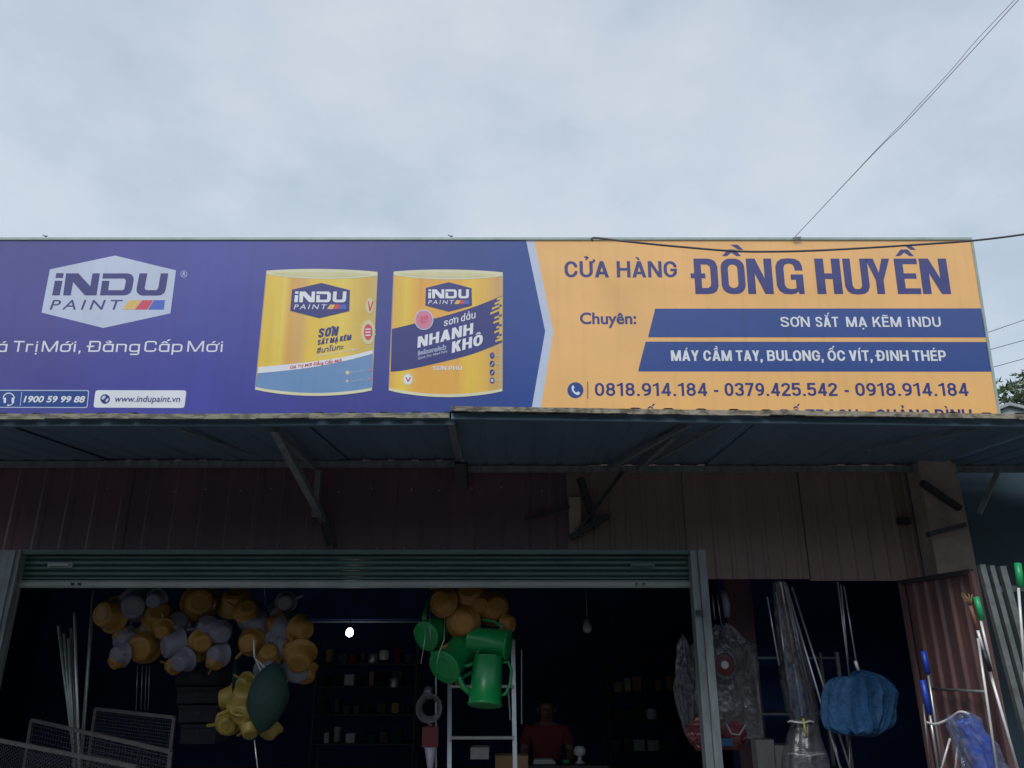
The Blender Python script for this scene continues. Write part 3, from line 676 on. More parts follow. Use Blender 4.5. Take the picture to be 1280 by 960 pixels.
field('orange_field', [(xat(B2, C2, fy0), fy0), (fx1, fy0), (fx1, fy1), (xat(A2, B2, fy1), fy1), B2], 'orange', 0)
field('white_chevron', [(xat(Bm, Cb, fy0), fy0), (xat(B2, C2, fy0), fy0), B2, (xat(A2, B2, fy1), fy1), (xat(A, Bm, fy1), fy1), Bm], 'bluewhite', 0)

# logo, drawn once in its own units (the large one), mapped to each place
def logo(parent, fit, hexm, letm, thin, layer, name='logo', wt=.0):
    e = bpy.data.objects.new(name, None); C.objects.link(e); e.parent = parent
    s0 = (250, 227), (880, 232), (208, 443)
    a = Matrix(((s0[1][0]-s0[0][0], s0[2][0]-s0[0][0]), (s0[1][1]-s0[0][1], s0[2][1]-s0[0][1])))
    b_ = Matrix(((fit[1][0]-fit[0][0], fit[2][0]-fit[0][0]), (fit[1][1]-fit[0][1], fit[2][1]-fit[0][1])))
    A_ = b_ @ a.inverted()
    def T(p): q = A_ @ Vector((p[0]-s0[0][0], p[1]-s0[0][1])); return (q.x+fit[0][0], q.y+fit[0][1])
    hexa = [(575, 158), (880, 232), (852, 447), (517, 520), (208, 443), (250, 227)]
    shape('badge', [[T(p) for p in hexa]], hexm, e, layer)
    i1 = [(282, 246), (319, 246), (315, 270), (278, 270)]; i2 = [(275, 284), (313, 284), (299, 357), (261, 357)]
    n_ = [(331, 247), (393, 247), (452, 312), (463, 247), (500, 247), (483, 357), (424, 357), (366, 290), (354, 357), (316, 357)]
    d_ = rrect([(516, 247), (668, 247), (652, 357), (500, 357)], 1, 1)
    d_ = [(516, 247), (640, 247), (656, 252), (667, 264), (669, 278), (661, 326), (653, 343), (639, 353), (622, 357), (500, 357), (511, 284), (548, 284), (541, 331), (613, 331), (622, 326), (630, 283), (623, 273), (512, 273)]
    u_ = [(698, 247), (737, 247), (724, 318), (726, 328), (735, 331), (778, 331), (787, 328), (792, 318), (804, 247), (842, 247), (829, 327), (821, 345), (806, 355), (790, 358), (712, 358), (694, 352), (684, 340), (683, 325)]
    for lp in (i1, i2, n_, d_, u_):
        nm = 'letter'
        if lp is i1: continue
        shape(nm, [[T(p) for p in lp]] + ([[T(p) for p in i1]] if lp is i2 else []), letm, e, layer+1)
    k = A_[1][1]*48
    o = text('PAINT', T((248, 428)), T((604, 428)), k, thin, e, layer+1, .004, .22, 1.35, 'small_lettering')
    for lp, c_ in (([(648, 381), (707, 381), (673, 428), (611, 428)], 'yelstripe'), ([(712, 381), (766, 381), (736, 428), (675, 428)], 'redp'), ([(770, 381), (825, 381), (819, 428), (740, 428)], 'blup')):
        shape('colour_stripe', [[T(p) for p in lp]], c_, e, layer+1)
    return e
P4 = lambda x_, y_: (x_/4, 280+y_/4)
logo(sign, (P4(250, 227), P4(880, 232), P4(208, 443)), 'bluewhite', 'indigo', 'indigo', 1)
shape('registered_ring', [circ(229.9, 342.6, 4.2), circ(229.9, 342.6, 3.6)], 'bluewhite', sign, 1)
text('R', (228.2, 344.8), (231.9, 344.8), 4.4, 'bluewhite', sign, 1, .02)
for w_, a_, c_ in (('Giá', -112, 33), ('Trị', 62, 187), ('Mới,', 207, 405), ('Đẳng', 433, 697), ('Cấp', 720, 910), ('Mới', 935, 1114)):
    stext(w_, P4(a_, 639), P4(c_, 640), 13.6, 'white', sign, 1, .155, .125, .13, .13)
# hotline box
box_ = rrect([P4(-330, 829), P4(447, 831), P4(438, 920), P4(-340, 918)], 3)
shape('box_outline', [box_, rrect([P4(-326, 833), P4(442, 835), P4(434, 916), P4(-335, 914)], 2.6)], 'bluewhite', sign, 2)
shape('number_box', [box_], 'blue', sign, 1)
shape('divider', [[P4(108, 840), P4(111, 840), P4(103, 910), P4(100, 910)]], 'bluewhite', sign, 2)
text('1900 59 99 88', P4(118, 892), P4(424, 893), 8.0, 'white', sign, 3, .045, .16)
def arc(cx, cy, r, a0, a1, n=14, ry=None): return [(cx+r*math.cos(R(a0+(a1-a0)*i/n)), cy-(ry or r)*math.sin(R(a0+(a1-a0)*i/n))) for i in range(n+1)]
hc = P4(45, 876)
hs = bpy.data.objects.new('headset_symbol', None); C.objects.link(hs); hs.parent = sign
shape('band', [arc(hc[0], hc[1]-.5, 7.6, 0, 180) + arc(hc[0], hc[1]-.5, 6.4, 180, 0)], 'white', hs, 3)
for s_ in (-1, 1): shape('ear_cup', [rrect([(hc[0]+s_*5-1.4, hc[1]-1.8), (hc[0]+s_*5+1.6, hc[1]-1.8), (hc[0]+s_*5+1.6, hc[1]+5), (hc[0]+s_*5-1.4, hc[1]+5)], 1.1)], 'white', hs, 3)
shape('microphone', [arc(hc[0]+1, hc[1]+3, 5.2, 270, 350, 8) + arc(hc[0]+1, hc[1]+3, 4.2, 350, 270, 8)], 'white', hs, 4)
shape('microphone', [circ(hc[0]-.5, hc[1]+7.8, 1.6, 12, 1)], 'white', hs, 5)
shape('address_box', [rrect([P4(478, 831), P4(933, 832), P4(922, 920), P4(467, 918)], 3.5)], 'white', sign, 1)
gl = bpy.data.objects.new('globe_symbol', None); C.objects.link(gl); gl.parent = sign
gc = P4(526, 875); shape('disc', [circ(*gc, 6)], 'indigo', gl, 2)
shape('land', [[(gc[0]-3.5, gc[1]-3), (gc[0]-.5, gc[1]-4.5), (gc[0]+1, gc[1]-2.5), (gc[0]-1, gc[1]), (gc[0]-3, gc[1]+1), (gc[0]-4.6, gc[1]-.5)]], 'bluewhite', gl, 3)
shape('land', [[(gc[0]+1.5, gc[1]+.3), (gc[0]+4, gc[1]-1.2), (gc[0]+4.4, gc[1]+1.5), (gc[0]+2, gc[1]+4.3), (gc[0]+.3, gc[1]+2.6)]], 'bluewhite', gl, 3)
text('www.indupaint.vn', P4(571, 889), P4(900, 890), 7.6, 'navy', sign, 3, .006, .14)

# ---- the two can pictures
def canmat(name, x0, x1, cols):
    return ink(name, cols[0][1], grad=[(x0+(x1-x0)*t, c_) for t, c_ in cols])
def can(o, tl, tr, bl, br, bulge_t, bulge_b, name_m, cols):
    e = bpy.data.objects.new('can_picture', None); C.objects.link(e); e.parent = sign
    def edge(p, q, h, n=14): return [(p[0]+(q[0]-p[0])*i/n, p[1]+(q[1]-p[1])*i/n + h*math.sin(math.pi*i/n)**.8) for i in range(n+1)]
    body = edge(tl, tr, 3.5) + edge(br, bl, bulge_b)
    m = canmat(name_m, S(*tl)[0], S(*tr)[0], cols); shape('can_body', [body], m, e, 1)
    up = lambda p, d: (p[0], p[1]+d)
    shape('rim', [edge(up(tl, -2.5), up(tr, -2.5), -bulge_t) + edge(up(tr, 2.0), up(tl, 2.0), 5.0)], 'rimp', e, 2)
    shape('lid', [edge((tl[0]+8, tl[1]+.2), (tr[0]-10, tr[1]+.2), -bulge_t+1) + edge((tr[0]-10, tr[1]+1), (tl[0]+8, tl[1]+1), 3.6)], 'creamp', e, 3)
    shape('rim', [edge(up(bl, -2.4), up(br, -2.4), bulge_b-.3) + edge(up(br, 1), up(bl, 1), bulge_b)], 'rimp', e, 3)
    for a_, b_ in ((tl, bl), (tr, br)):
        shape('seam_line', [[(a_[0]-.35, a_[1]), (a_[0]+.35, a_[1]), (b_[0]+.35, b_[1]), (b_[0]-.35, b_[1])]], 'edgep', e, 3)
    return e
YA, YB, YC = (.88, .58, .06), (.92, .66, .10), (.80, .42, .09)
c1 = can(None, (333, 341), (472, 342.5), (319, 486), (465, 487), 3.0, 7.5, 'yellow_can_print',
         [(0, YA), (.18, YB), (.24, YC), (.34, (.74, .44, .14)), (.42, YA), (.7, YB), (.9, (.72, .48, .09)), (1, (.70, .50, .16))])
Q = lambda x_, y_: (300+x_/5.3333, 320+y_/5.3333)
shape('slate_wave', [[Q(116, 782)] + smooth([Q(118, 782), Q(300, 765), Q(480, 742), Q(700, 700), Q(884, 650)]) + [Q(882, 885)] + [Q(880-780*i/12, 893+28*math.sin(math.pi*i/12)) for i in range(13)]], 'slatep', c1, 2)
shape('white_wave', [smooth([Q(119, 782), Q(300, 765), Q(480, 742), Q(700, 700), Q(884, 652)]) + smooth([Q(886, 628), Q(700, 672), Q(500, 702), Q(300, 725), Q(123, 740)])], 'white', c1, 3)
logo(c1, (Q(348, 225), Q(733, 228), Q(335, 365)), 'indigo', 'white', 'white', 3)
stext('SƠN', Q(518, 545), Q(650, 530), 11.5, 'indigo', c1, 3, .24, .18, .26, .1, .12)
stext('SẮT MẠ KẼM', Q(515, 594), Q(740, 558), 6.4, 'indigo', c1, 3, .24, .18, .26, .1, .08)
text('สีนาโนกะ', Q(510, 650), Q(690, 620), 6.2, 'indigo', c1, 3, .02, .1)
text('Galvanized Iron Paint', Q(510, 672), Q(790, 625), 2.4, 'white', c1, 3, .0, .1)
text('Giá Trị Mới Đẳng Cấp Mới', Q(332, 754), Q(678, 706), 3.9, 'redp', c1, 4, .03, .12)
for cy_, r_, a_ in ((333, 1, 0), (505, 1, 1)):
    if a_ == 0:
        st = bpy.data.objects.new('award_seal', None); C.objects.link(st); st.parent = c1
        shape('disc', [circ(*Q(865, 333), 5.2, 24, 10)], 'creamp', st, 3)
        shape('tick', [[Q(852, 300), Q(860, 305), Q(868, 345), Q(884, 300), Q(890, 305), Q(872, 368), Q(862, 368)]], 'redp', st, 4)
    else:
        st = bpy.data.objects.new('award_seal', None); C.objects.link(st); st.parent = c1
        shape('wreath', [[(Q(855, 508)[0] + (8.6+(.9 if i % 2 else 0))*math.cos(i*math.pi/18), Q(855, 508)[1] + (14.6+(1.4 if i % 2 else 0))*math.sin(i*math.pi/18)) for i in range(36)]], 'creamp', st, 3)
        shape('disc', [circ(*Q(855, 508), 5.4, 24, 10)], 'redp', st, 4)
        for dy in (-20, 0, 20): shape('text_bar', [[Q(836, 506+dy), Q(872, 504+dy), Q(872, 512+dy), Q(836, 514+dy)]], 'white', st, 5)
for qx, qy in ((718, 778), (715, 835), (864, 762), (864, 820)):
    shape('contact_mark', [circ(*Q(qx, qy), 2.6 if qy < 800 and qx < 800 else 1.6, 12)], 'creamp' if qx < 800 else 'pinkp', c1, 4)
text('Indupaint', Q(742, 780), Q(832, 768), 2, 'bluewhite', c1, 4); text('indupaint.vn', Q(738, 840), Q(822, 828), 2, 'bluewhite', c1, 4)

Q2 = lambda x_, y_: (470+x_/5.3333, 320+y_/5.3333)
c2 = can(None, (492, 342), (628.5, 343), (486, 487), (628, 488), 3.0, 8.0, 'orange_can_print',
         [(0, (.85, .46, .07)), (.12, (.90, .62, .06)), (.25, (.86, .42, .06)), (.6, (.88, .46, .07)), (.7, (.92, .60, .06)), (.82, (.88, .52, .07)), (.95, (.70, .40, .13)), (1, (.66, .44, .2))])
shape('indigo_band', [[Q2(106, 487)] + smooth([Q2(106, 487), Q2(300, 440), Q2(500, 388), Q2(680, 330), Q2(842, 265)]) + [Q2(840, 578)] + smooth([Q2(838, 578), Q2(640, 655), Q2(420, 712), Q2(200, 760), Q2(98, 772)])], 'indigo', c2, 2)
for i, (a0_, a1_, yy) in enumerate(((806, 838, 290), (790, 838, 320), (772, 838, 352), (762, 838, 384), (790, 838, 414), (782, 838, 446), (802, 838, 478), (788, 838, 510), (806, 838, 542), (796, 838, 568))):
    sl_ = .42
    shape('orange_dash', [rrect([Q2(a0_, yy+8), Q2(a1_, yy+8-(a1_-a0_)*sl_), Q2(a1_, yy-6-(a1_-a0_)*sl_), Q2(a0_, yy-6)], .8, 2)], 'yel', c2, 3)
shape('edge_stripe', [[Q2(822, 300), Q2(842, 268), Q2(842, 560), Q2(822, 570)]], 'yel', c2, 4)
for yy in (330, 395, 460, 525): shape('gap', [[Q2(822, yy), Q2(838, yy-8), Q2(838, yy+6), Q2(822, yy+14)]], 'indigo', c2, 5)
logo(c2, (Q2(333, 213), Q2(637, 215), Q2(329, 330)), 'indigo', 'white', 'white', 3)
stext('sơn dầu', Q2(452, 470), Q2(662, 414), 9.4, 'white', c2, 3, .14, .12, .2, .14, .05)
stext('NHANH', Q2(276, 614), Q2(646, 520), 14.0, 'white', c2, 3, .27, .2, .26, .09, .03)
stext('KHÔ', Q2(505, 648), Q2(710, 592), 14.0, 'white', c2, 3, .27, .2, .26, .09, .03)
text('สีเคลือบเงาแห้งเร็ว', Q2(278, 664), Q2(468, 622), 5.2, 'bluewhite', c2, 3, .02)
text('Quick Dry Alkyd Paint', Q2(280, 690), Q2(476, 642), 3.0, 'bluewhite', c2, 3, .01)
stext('SƠN PHỦ', Q2(380, 762), Q2(572, 762), 5.2, 'white', c2, 3, .22, .17, .2, .12)
bd = bpy.data.objects.new('round_badge', None); C.objects.link(bd); bd.parent = c2
shape('ring', [circ(*Q2(320, 426), 11.8, 28, 12.8)], 'bluewhite', bd, 4); shape('disc', [circ(*Q2(320, 426), 10.4, 28, 11.4)], 'pinkp', bd, 5)
text('30', Q2(294, 434), Q2(346, 422), 5, 'redp', bd, 6, .02); text('PHÚT', Q2(302, 452), Q2(340, 444), 2.4, 'redp', bd, 6, .02)
qs = bpy.data.objects.new('quality_seal', None); C.objects.link(qs); qs.parent = c2
shape('ring', [circ(*Q2(212, 822), 6.6, 24, 7.8), circ(*Q2(212, 822), 5.6, 24, 6.8)], 'creamp', qs, 2); shape('disc', [circ(*Q2(212, 822), 5.4, 24, 6.6)], 'white', qs, 3)
text('V', Q2(196, 842), Q2(232, 842), 6, 'redp', qs, 4, .06)
for i, yy in enumerate((664, 719, 776, 830)):
    mk = bpy.data.objects.new('feature_symbol', None); C.objects.link(mk); mk.parent = c2
    shape('disc', [circ(*Q2(774, yy), 3.0, 18, 3.9)], 'indigo', mk, 3)
    shape('mark', [circ(*Q2(774, yy), 1.8, 12, 2.4) if i in (0, 3) else [Q2(766, yy+10), Q2(780, yy-10), Q2(784, yy-6), Q2(772, yy+12)]], 'bluewhite' if i else 'blup', mk, 4)
    shape('caption_bar', [[Q2(798, yy-3), Q2(832, yy-3), Q2(832, yy+2), Q2(798, yy+2)]], 'creamp', mk, 3)

# ---- right half
P5 = lambda x_, y_: (960+x_/4, 290+y_/4)
P6 = lambda x_, y_: (640+x_/4, 290+y_/4)
stext('CỬA', P6(263, 227), P6(485, 227), 20.3, 'navy', sign); stext('HÀNG', P6(525, 227), P6(827, 227), 20.3, 'navy', sign)
text('Chuyên:', P6(340, 461), P6(622, 461), 14.6, 'navy', sign, 1, .035)
shape('blue_band', [[(819, 385.8), (1226, 385.5), (1232.3, 421.8), (810, 421.6)]], 'blue', sign, 1)
shape('blue_band', [[(807, 427), (1233, 427.5), (1240, 464.6), (797.5, 464.3)]], 'blue', sign, 1)
for w_, a_, c_ in (('SƠN', 65, 210), ('SẮT', 240, 354), ('MẠ', 393, 496), ('KẼM', 525, 668), ('iNDU', 699, 866)):
    if w_ == 'iNDU': stext('i', P5(a_-1, 475), P5(a_+16, 475), 12.6, 'white', sign, 3, .18, .15); a_ += 24; w_ = 'NDU'
    stext(w_, P5(a_, 475), P5(c_, 475), 12.6, 'white', sign, 3, .18, .15, .26, .12)
for w_, a_, c_ in (('MÁY', 796, 935), ('CẦM', 958, 1100), ('TAY,', 1121, 1252), ('BULONG,', 1277, 1558), ('ỐC', 1580, 1668), ('VÍT,', 1688, 1802), ('ĐINH', 1821, 1985), ('THÉP', 2005, 2172)):
    stext(w_, P6(a_, 645), P6(c_, 645), 13.2, 'white', sign, 3, .20, .165)
for w_, a_, c_ in (('0818.914.184', 415, 978), ('-', 1010, 1035), ('0379.425.542', 1065, 1629), ('-', 1664, 1688), ('0918.914.184', 1720, 2285)):
    stext(w_, P6(a_, 820), P6(c_, 820), 16.4, 'navy', sign, 1, .19, .16, .25, .10)
for w_, a_, c_ in (('Ố', 668, 722), ('BỐ TRẠCH', 1348, 1737), ('-', 1775, 1797), ('QUẢNG BÌNH', 1826, 2306)):
    stext(w_, P6(a_, 953), P6(c_, 953), 16.6, 'navy', sign, 1)
ph = bpy.data.objects.new('phone_symbol', None); C.objects.link(ph); ph.parent = sign
pc = P6(317, 791); shape('disc', [circ(*pc, 10, 32)], 'blue', ph, 1)
hand = smooth([(-4.6, -4.6), (-2.6, -6), (-1.2, -3), (-2.4, -1.6), (-1, 1.4), (1.6, 3), (3, 1.6), (5.6, 3.2), (4.6, 5.4), (2, 6), (-2, 3.6), (-4.6, -.6), (-4.6, -4.6)], 5)
shape('handset', [[(pc[0]+a_, pc[1]+b_) for a_, b_ in hand[:-1]]], 'white', ph, 2)
shape('divider', [[P6(377, 748), P6(381, 748), P6(381, 834), P6(377, 834)]], 'navy', sign, 1)

# heavy condensed shop name, drawn as outlines: each letter in a unit box (width 1, height 1, y up)
def rbox(x0, y0, x1, y1, r, aspect, n=5):
    ax = r*aspect; o = []
    for cx_, cy_, a0 in ((x1-ax, y1-r, 0), (x0+ax, y1-r, 90), (x0+ax, y0+r, 180), (x1-ax, y0+r, 270)):
        for k in range(n+1):
            t = R(a0+90*k/n); o.append((cx_+ax*math.cos(t), cy_+r*math.sin(t)))
    return o
def letter(ch, x0, x1, yb, yt):
    (a0, b0), (a1, b1) = S(x0, yb), S(x1, yb); H_ = S((x0+x1)/2, yt)[1]-b0; W_ = a1-a0; asp = H_/W_; st = .30
    loops = []
    if ch in 'OÔỒ':
        loops = [rbox(0, 0, 1, 1, .26, asp), rbox(st, .17, 1-st, .83, .12, asp)[::-1]]
        sh_ = .0
    elif ch == 'Đ':
        xo = .10; loops = [[(xo, 0), (.62, 0), (.78, .02), (.92, .08), (1, .22), (1, .78), (.92, .92), (.78, .98), (.62, 1), (xo, 1), (xo, .58), (-.04, .58), (-.04, .44), (xo, .44)],
                           [(xo+.27, .17), (xo+.27, .44), (.52, .44), (.52, .58), (xo+.27, .58), (xo+.27, .83), (.60, .83), (.70, .78), (.72, .70), (.72, .30), (.70, .22), (.60, .17)]]
    elif ch == 'N':
        s_ = .31; loops = [[(0, 0), (s_, 0), (s_, .58), (1-s_-.02, 0), (1, 0), (1, 1), (1-s_, 1), (1-s_, .44), (s_+.04, 1), (0, 1)]]
    elif ch == 'G':
        loops = [[(1, .03), (1, .55), (.54, .55), (.54, .40), (.72, .40), (.72, .17), (.64, .145), (.5, .14), (.36, .17), (.30, .26), (.30, .74), (.36, .83), (.5, .86), (.64, .83), (.70, .76), (.71, .66), (1, .66), (.99, .80), (.92, .92), (.76, .99), (.5, 1.01), (.24, .99), (.08, .91), (0, .76), (0, .24), (.08, .09), (.24, .01), (.5, -.01), (.7, .02), (.77, .08), (.81, 0), (1, 0)]]
    elif ch == 'H':
        s_ = .35; loops = [[(0, 0), (s_, 0), (s_, .42), (1-s_, .42), (1-s_, 0), (1, 0), (1, 1), (1-s_, 1), (1-s_, .58), (s_, .58), (s_, 1), (0, 1)]]
    elif ch == 'U':
        loops = [[(0, 1), (0, .22), (.08, .08), (.24, .005), (.5, -.015), (.76, .005), (.92, .08), (1, .22), (1, 1), (.69, 1), (.69, .24), (.63, .155), (.5, .135), (.37, .155), (.31, .24), (.31, 1)]]
    elif ch == 'Y':
        loops = [[(.34, 0), (.66, 0), (.66, .38), (1, 1), (.68, 1), (.50, .60), (.32, 1), (0, 1), (.34, .38)]]
    elif ch in 'EỀ':
        loops = [[(0, 0), (1, 0), (1, .16), (.36, .16), (.36, .43), (.88, .43), (.88, .58), (.36, .58), (.36, .84), (.98, .84), (.98, 1), (0, 1)]]
    if ch in 'ỒỀ':
        loops.append([(.10, 1.07), (.30, 1.07), (.50, 1.17), (.70, 1.07), (.90, 1.07), (.66, 1.26), (.36, 1.26)])
        loops.append([(.48, 1.40), (.78, 1.40), (1.02, 1.25), (.80, 1.25)])
    out_ = [[(a0+p[0]*W_, b0+p[1]*H_) for p in lp] for lp in loops]
    return flat('name_letter', fill(out_), I['indigo'], sign, 1)
for ch, a_, c_ in (('Đ', 866, 899), ('Ồ', 903, 933), ('N', 935.5, 967.5), ('G', 972, 1006), ('H', 1022, 1054), ('U', 1057.5, 1088.5), ('Y', 1086.5, 1117), ('Ề', 1122.5, 1152), ('N', 1154, 1189)):
    letter(ch, a_, c_, 367.6, 323.2)
# bits of wire sticking up from the top of the board
for px_ in (56, 563):
    u_, v_ = S(px_, 297); b = MB(); b.tube([(u_-.02, v_+.025, 0), (u_+.005, v_+.008, 0), (u_, v_-.01, 0)], .004, 5); b.tube([(u_, v_+.012, 0), (u_+.02, v_+.014, 0)], .005, 5); b.build('wire_stub', 'steel_dark', sign, local=True)

# ------------------------------------------------------------ cables and wires
def line(name, pts, r, m, label, cat='cable', n=6, group=None, sub=6):
    P = [U(*p) for p in pts]; P = [Vector(q) for q in smooth([tuple(p) for p in P], sub)]
    b = MB(); b.tube(P, r, n); return single(name, b, m, label, cat, group)
yk = 5.15
line('cable', [(741, 301, 5.45), (739.5, 298.5, 5.4), (744, 297.3, 5.35), (756, 298.5, 5.3), (780, 301.5, yk), (840, 307.6, yk), (915, 313.8, yk), (965, 314.6, yk), (1020, 313.2, yk), (1085, 309.8, yk), (1160, 305, yk), (1214, 301, yk), (1280, 293, yk), (1420, 272, yk)], .0085, 'cable', 'thick black cable sagging across the top of the orange half of the sign')
line('wire', [(993, 297, 5.9), (1091, 192, 5.6), (1130, 151.5, 5.4), (1143, 137, 5.3), (1160, 119, 5.2), (1193, 83, 5.0), (1219, 52, 4.9), (1268, 0, 4.6), (1330, -66, 4.3)], .0022, 'wire', 'upper of the two thin wires running from the sign top up to the corner', 'wire', 5)
line('wire', [(991, 299, 5.9), (1091, 193, 5.6), (1131.5, 153.5, 5.4), (1179, 103, 5.1), (1273, 0, 4.6), (1335, -66, 4.3)], .0028, 'wire', 'lower darker wire of the pair running from the sign top up to the corner', 'wire', 5)
b = MB(); b.bar(U(991, 297.5, 5.55), U(1001, 296.5, 5.55), .012, .008); single('wire_clip', b, 'steel', 'small metal clip on the sign top where the thin wires start', 'clip')
for (a, c, lb) in (((1160, 441, 14), (1420, 350, 14), 'uppermost of three distant wires right of the sign'), ((1160, 458, 14), (1420, 385, 14), 'middle one of three distant wires right of the sign'), ((1160, 481, 14), (1420, 408, 14), 'lowest of three distant wires right of the sign')):
    line('utility_wire', [a, ((a[0]+c[0])/2, (a[1]+c[1])/2+1, 14), c], .007, 'wire', lb, 'wire', 5, 'distant wires right of the sign')

# ------------------------------------------------------------ neighbour roof and tree at the right edge
nb = thing('neighbour_house', 'light grey gable roof showing behind the right end of the awning', 'house', (X(1300, 510, 9), 9, 0))
ap, l0, r0 = U(1262, 502.5, 9), U(1218, 520, 9), U(1400, 535, 9)
b = MB(); vs = []; K = 14
for yy in (9, 14):
    for q in (l0, ap, r0): vs += [(q.x, yy, q.z), (q.x, yy, q.z-.04)]
b.add(vs, [(0,2,8,6),(2,4,10,8),(1,7,9,3),(3,9,11,5),(0,1,3,2),(2,3,5,4),(6,8,9,7),(8,10,11,9),(0,6,7,1),(4,5,11,10)]); b.build('roof', 'roofgrey', nb)
b = MB(); b.add([(l0.x+.1, 9.05, l0.z-.25), (r0.x-.1, 9.05, l0.z-.25), (r0.x-.1, 9.05, r0.z-.045), (ap.x, 9.05, ap.z-.045), (l0.x+.1, 9.05, l0.z-.045)], [(0, 1, 2, 3, 4)]); b.build('gable_sheet', 'roofgrey', nb)
b = MB(); b.box((l0.x+.1, 9.06, 0), (r0.x-.1, 13.9, min(l0.z, r0.z)-.1)); b.build('wall', 'concrete', nb)
tp = U(1285, 530, 12)
tree = thing('tree', 'leafy tree top showing over the grey roof at the right edge', 'tree', (tp.x, 12, 0))
b = MB(); b.tube([(tp.x, 12, 0), (tp.x-.05, 12, 2), (tp.x+.05, 12, tp.z-.3)], [.16, .12, .07], 10)
rnd = random.Random(3); tips = []
tops = [(1262, 492), (1258, 503), (1270, 478), (1280, 490), (1292, 470), (1310, 480), (1330, 474), (1276, 500), (1254, 488), (1298, 495), (1345, 490), (1360, 500), (1290, 505)]
for (a_, c_) in tops:
    q = U(a_, c_+4, 12+rnd.uniform(-.6, .6)); base_ = Vector((tp.x, 12, tp.z-.5)); m_ = (base_+q)/2 + Vector((0, 0, -.08)); b.tube([base_, m_, q], [.035, .02, .008], 5); tips.append(q)
b.build('trunk', 'bark', tree)
lv = [MB(), MB()]
def leaf(bm_, p, d, ln, wd):
    d = d.normalized(); s_ = d.cross(Vector((rnd.uniform(-1, 1), rnd.uniform(-1, 1), rnd.uniform(-.3, 1)))).normalized(); m_ = p+d*ln*.5; nn = d.cross(s_)*wd*.25
    bm_.add([p, m_+s_*wd/2+nn, p+d*ln, m_-s_*wd/2+nn], [(0, 1, 2), (0, 2, 3)])
for q in tips:
    for t in range(9):
        c_ = q + Vector((rnd.gauss(0, .14), rnd.gauss(0, .2), rnd.gauss(0, .07)))
        for k in range(11):
            th = rnd.uniform(0, 6.28); d = Vector((math.cos(th), math.sin(th), rnd.uniform(-.5, .9))); leaf(lv[rnd.random() < .35], c_, d, rnd.uniform(.09, .16), rnd.uniform(.022, .036))
tag(lv[0].build('crown', 'leaf', tree), kind='stuff'); tag(lv[1].build('crown', 'leaf2', tree), kind='stuff')

# ------------------------------------------------------------ hanging plastic wares
def look(p, tilt=(0, 0), roll=0):
    """orientation: local +Z turned towards the street, with a lean"""
    return Matrix.Translation(p) @ Matrix.Rotation(tilt[0], 4, 'Z') @ Matrix.Rotation(R(90)+tilt[1], 4, 'X') @ Matrix.Rotation(roll, 4, 'Z')
def clone(root, mtx, label, group=None):
    r = root.copy(); C.objects.link(r); r.matrix_world = mtx; r['label'] = label
    if group: r['group'] = group
    for ch in list(root.children):
        c_ = ch.copy(); C.objects.link(c_); c_.parent = r
        for g_ in ch.children: d_ = g_.copy(); C.objects.link(d_); d_.parent = c_
    return r
def make_scoop(m, kind):                # round long-handled dipper, unit radius .1, opening to -Z (back shows)
    r = thing('plastic_scoop', 'x', 'scoop')
    b = MB(); b.lathe([(.0, .062), (.050, .062), (.064, .060), (.069, .054), (.084, .0), (.094, -.03), (.108, -.034), (.109, -.040), (.098, -.040), (.088, -.034), (.078, 0), (.062, .050), (0, .055)], 24); b.build('bowl', m, r)
    b = MB(); b.lathe([(.040, .0622), (.045, .067), (.050, .0622)], 20); b.build('foot_ring', m, r)
    b = MB(); b.bar((.10, 0, -.036), (.165, 0, -.034), .022, .010, (0, 0, 1)); b.tube([(.16, -.008, -.034), (.175, 0, -.034), (.16, .008, -.034)], .004, 6); b.build('handle', m, r)
    return r
def make_basin(m):                      # round basin seen from below
    r = thing('plastic_basin', 'x', 'basin')
    b = MB(); b.lathe([(0, .05), (.055, .05), (.064, .047), (.085, -.01), (.10, -.018), (.105, -.025), (.098, -.027), (.080, -.012), (.060, .04), (0, .044)], 26); b.build('bowl', m, r)
    b = MB(); b.lathe([(.048, .0505), (.052, .0555), (.056, .0505)], 22); b.build('foot_ring', m, r)
    return r
GY = 'yellow and white scoops hanging under the left part of the shutter'
rnd = random.Random(11); first = {}
def place(proto_key, maker, px, py, rad, Y, tilt, roll, label, group, refr):
    p = U(px, py, Y); s_ = rad*p.y/cP/F/refr*.96
    mtx = look(p, tilt, roll) @ Matrix.Scale(s_, 4)
    if proto_key not in first:
        r = maker(); first[proto_key] = r; r.matrix_world = mtx; r['label'] = label; r['group'] = group; return r
    return clone(first[proto_key], mtx, label, group)
yel = [(137, 768, 20, -.3, 0), (198, 768, 18, .3, -.3), (178, 808, 20, .1, .25), (250, 753, 21, .35, 0), (253, 802, 14, .5, .3), (243, 816, 14, .1, .5), (296, 752, 21, 0, -.9),
       (313, 803, 15, 0, .1), (345, 783, 17, -.9, .3), (374, 822, 19, .3, .7), (382, 842, 14, .6, 1.0), (336, 818, 14, .2, -.5), (146, 826, 11, -.6, .6), (152, 797, 12, -.7, .5),
       (218, 834, 10, .5, .6), (270, 828, 10, .8, .5), (377, 787, 16, 1.0, .2), (308, 762, 14, .4, -.4), (204, 787, 12, .2, .6)]
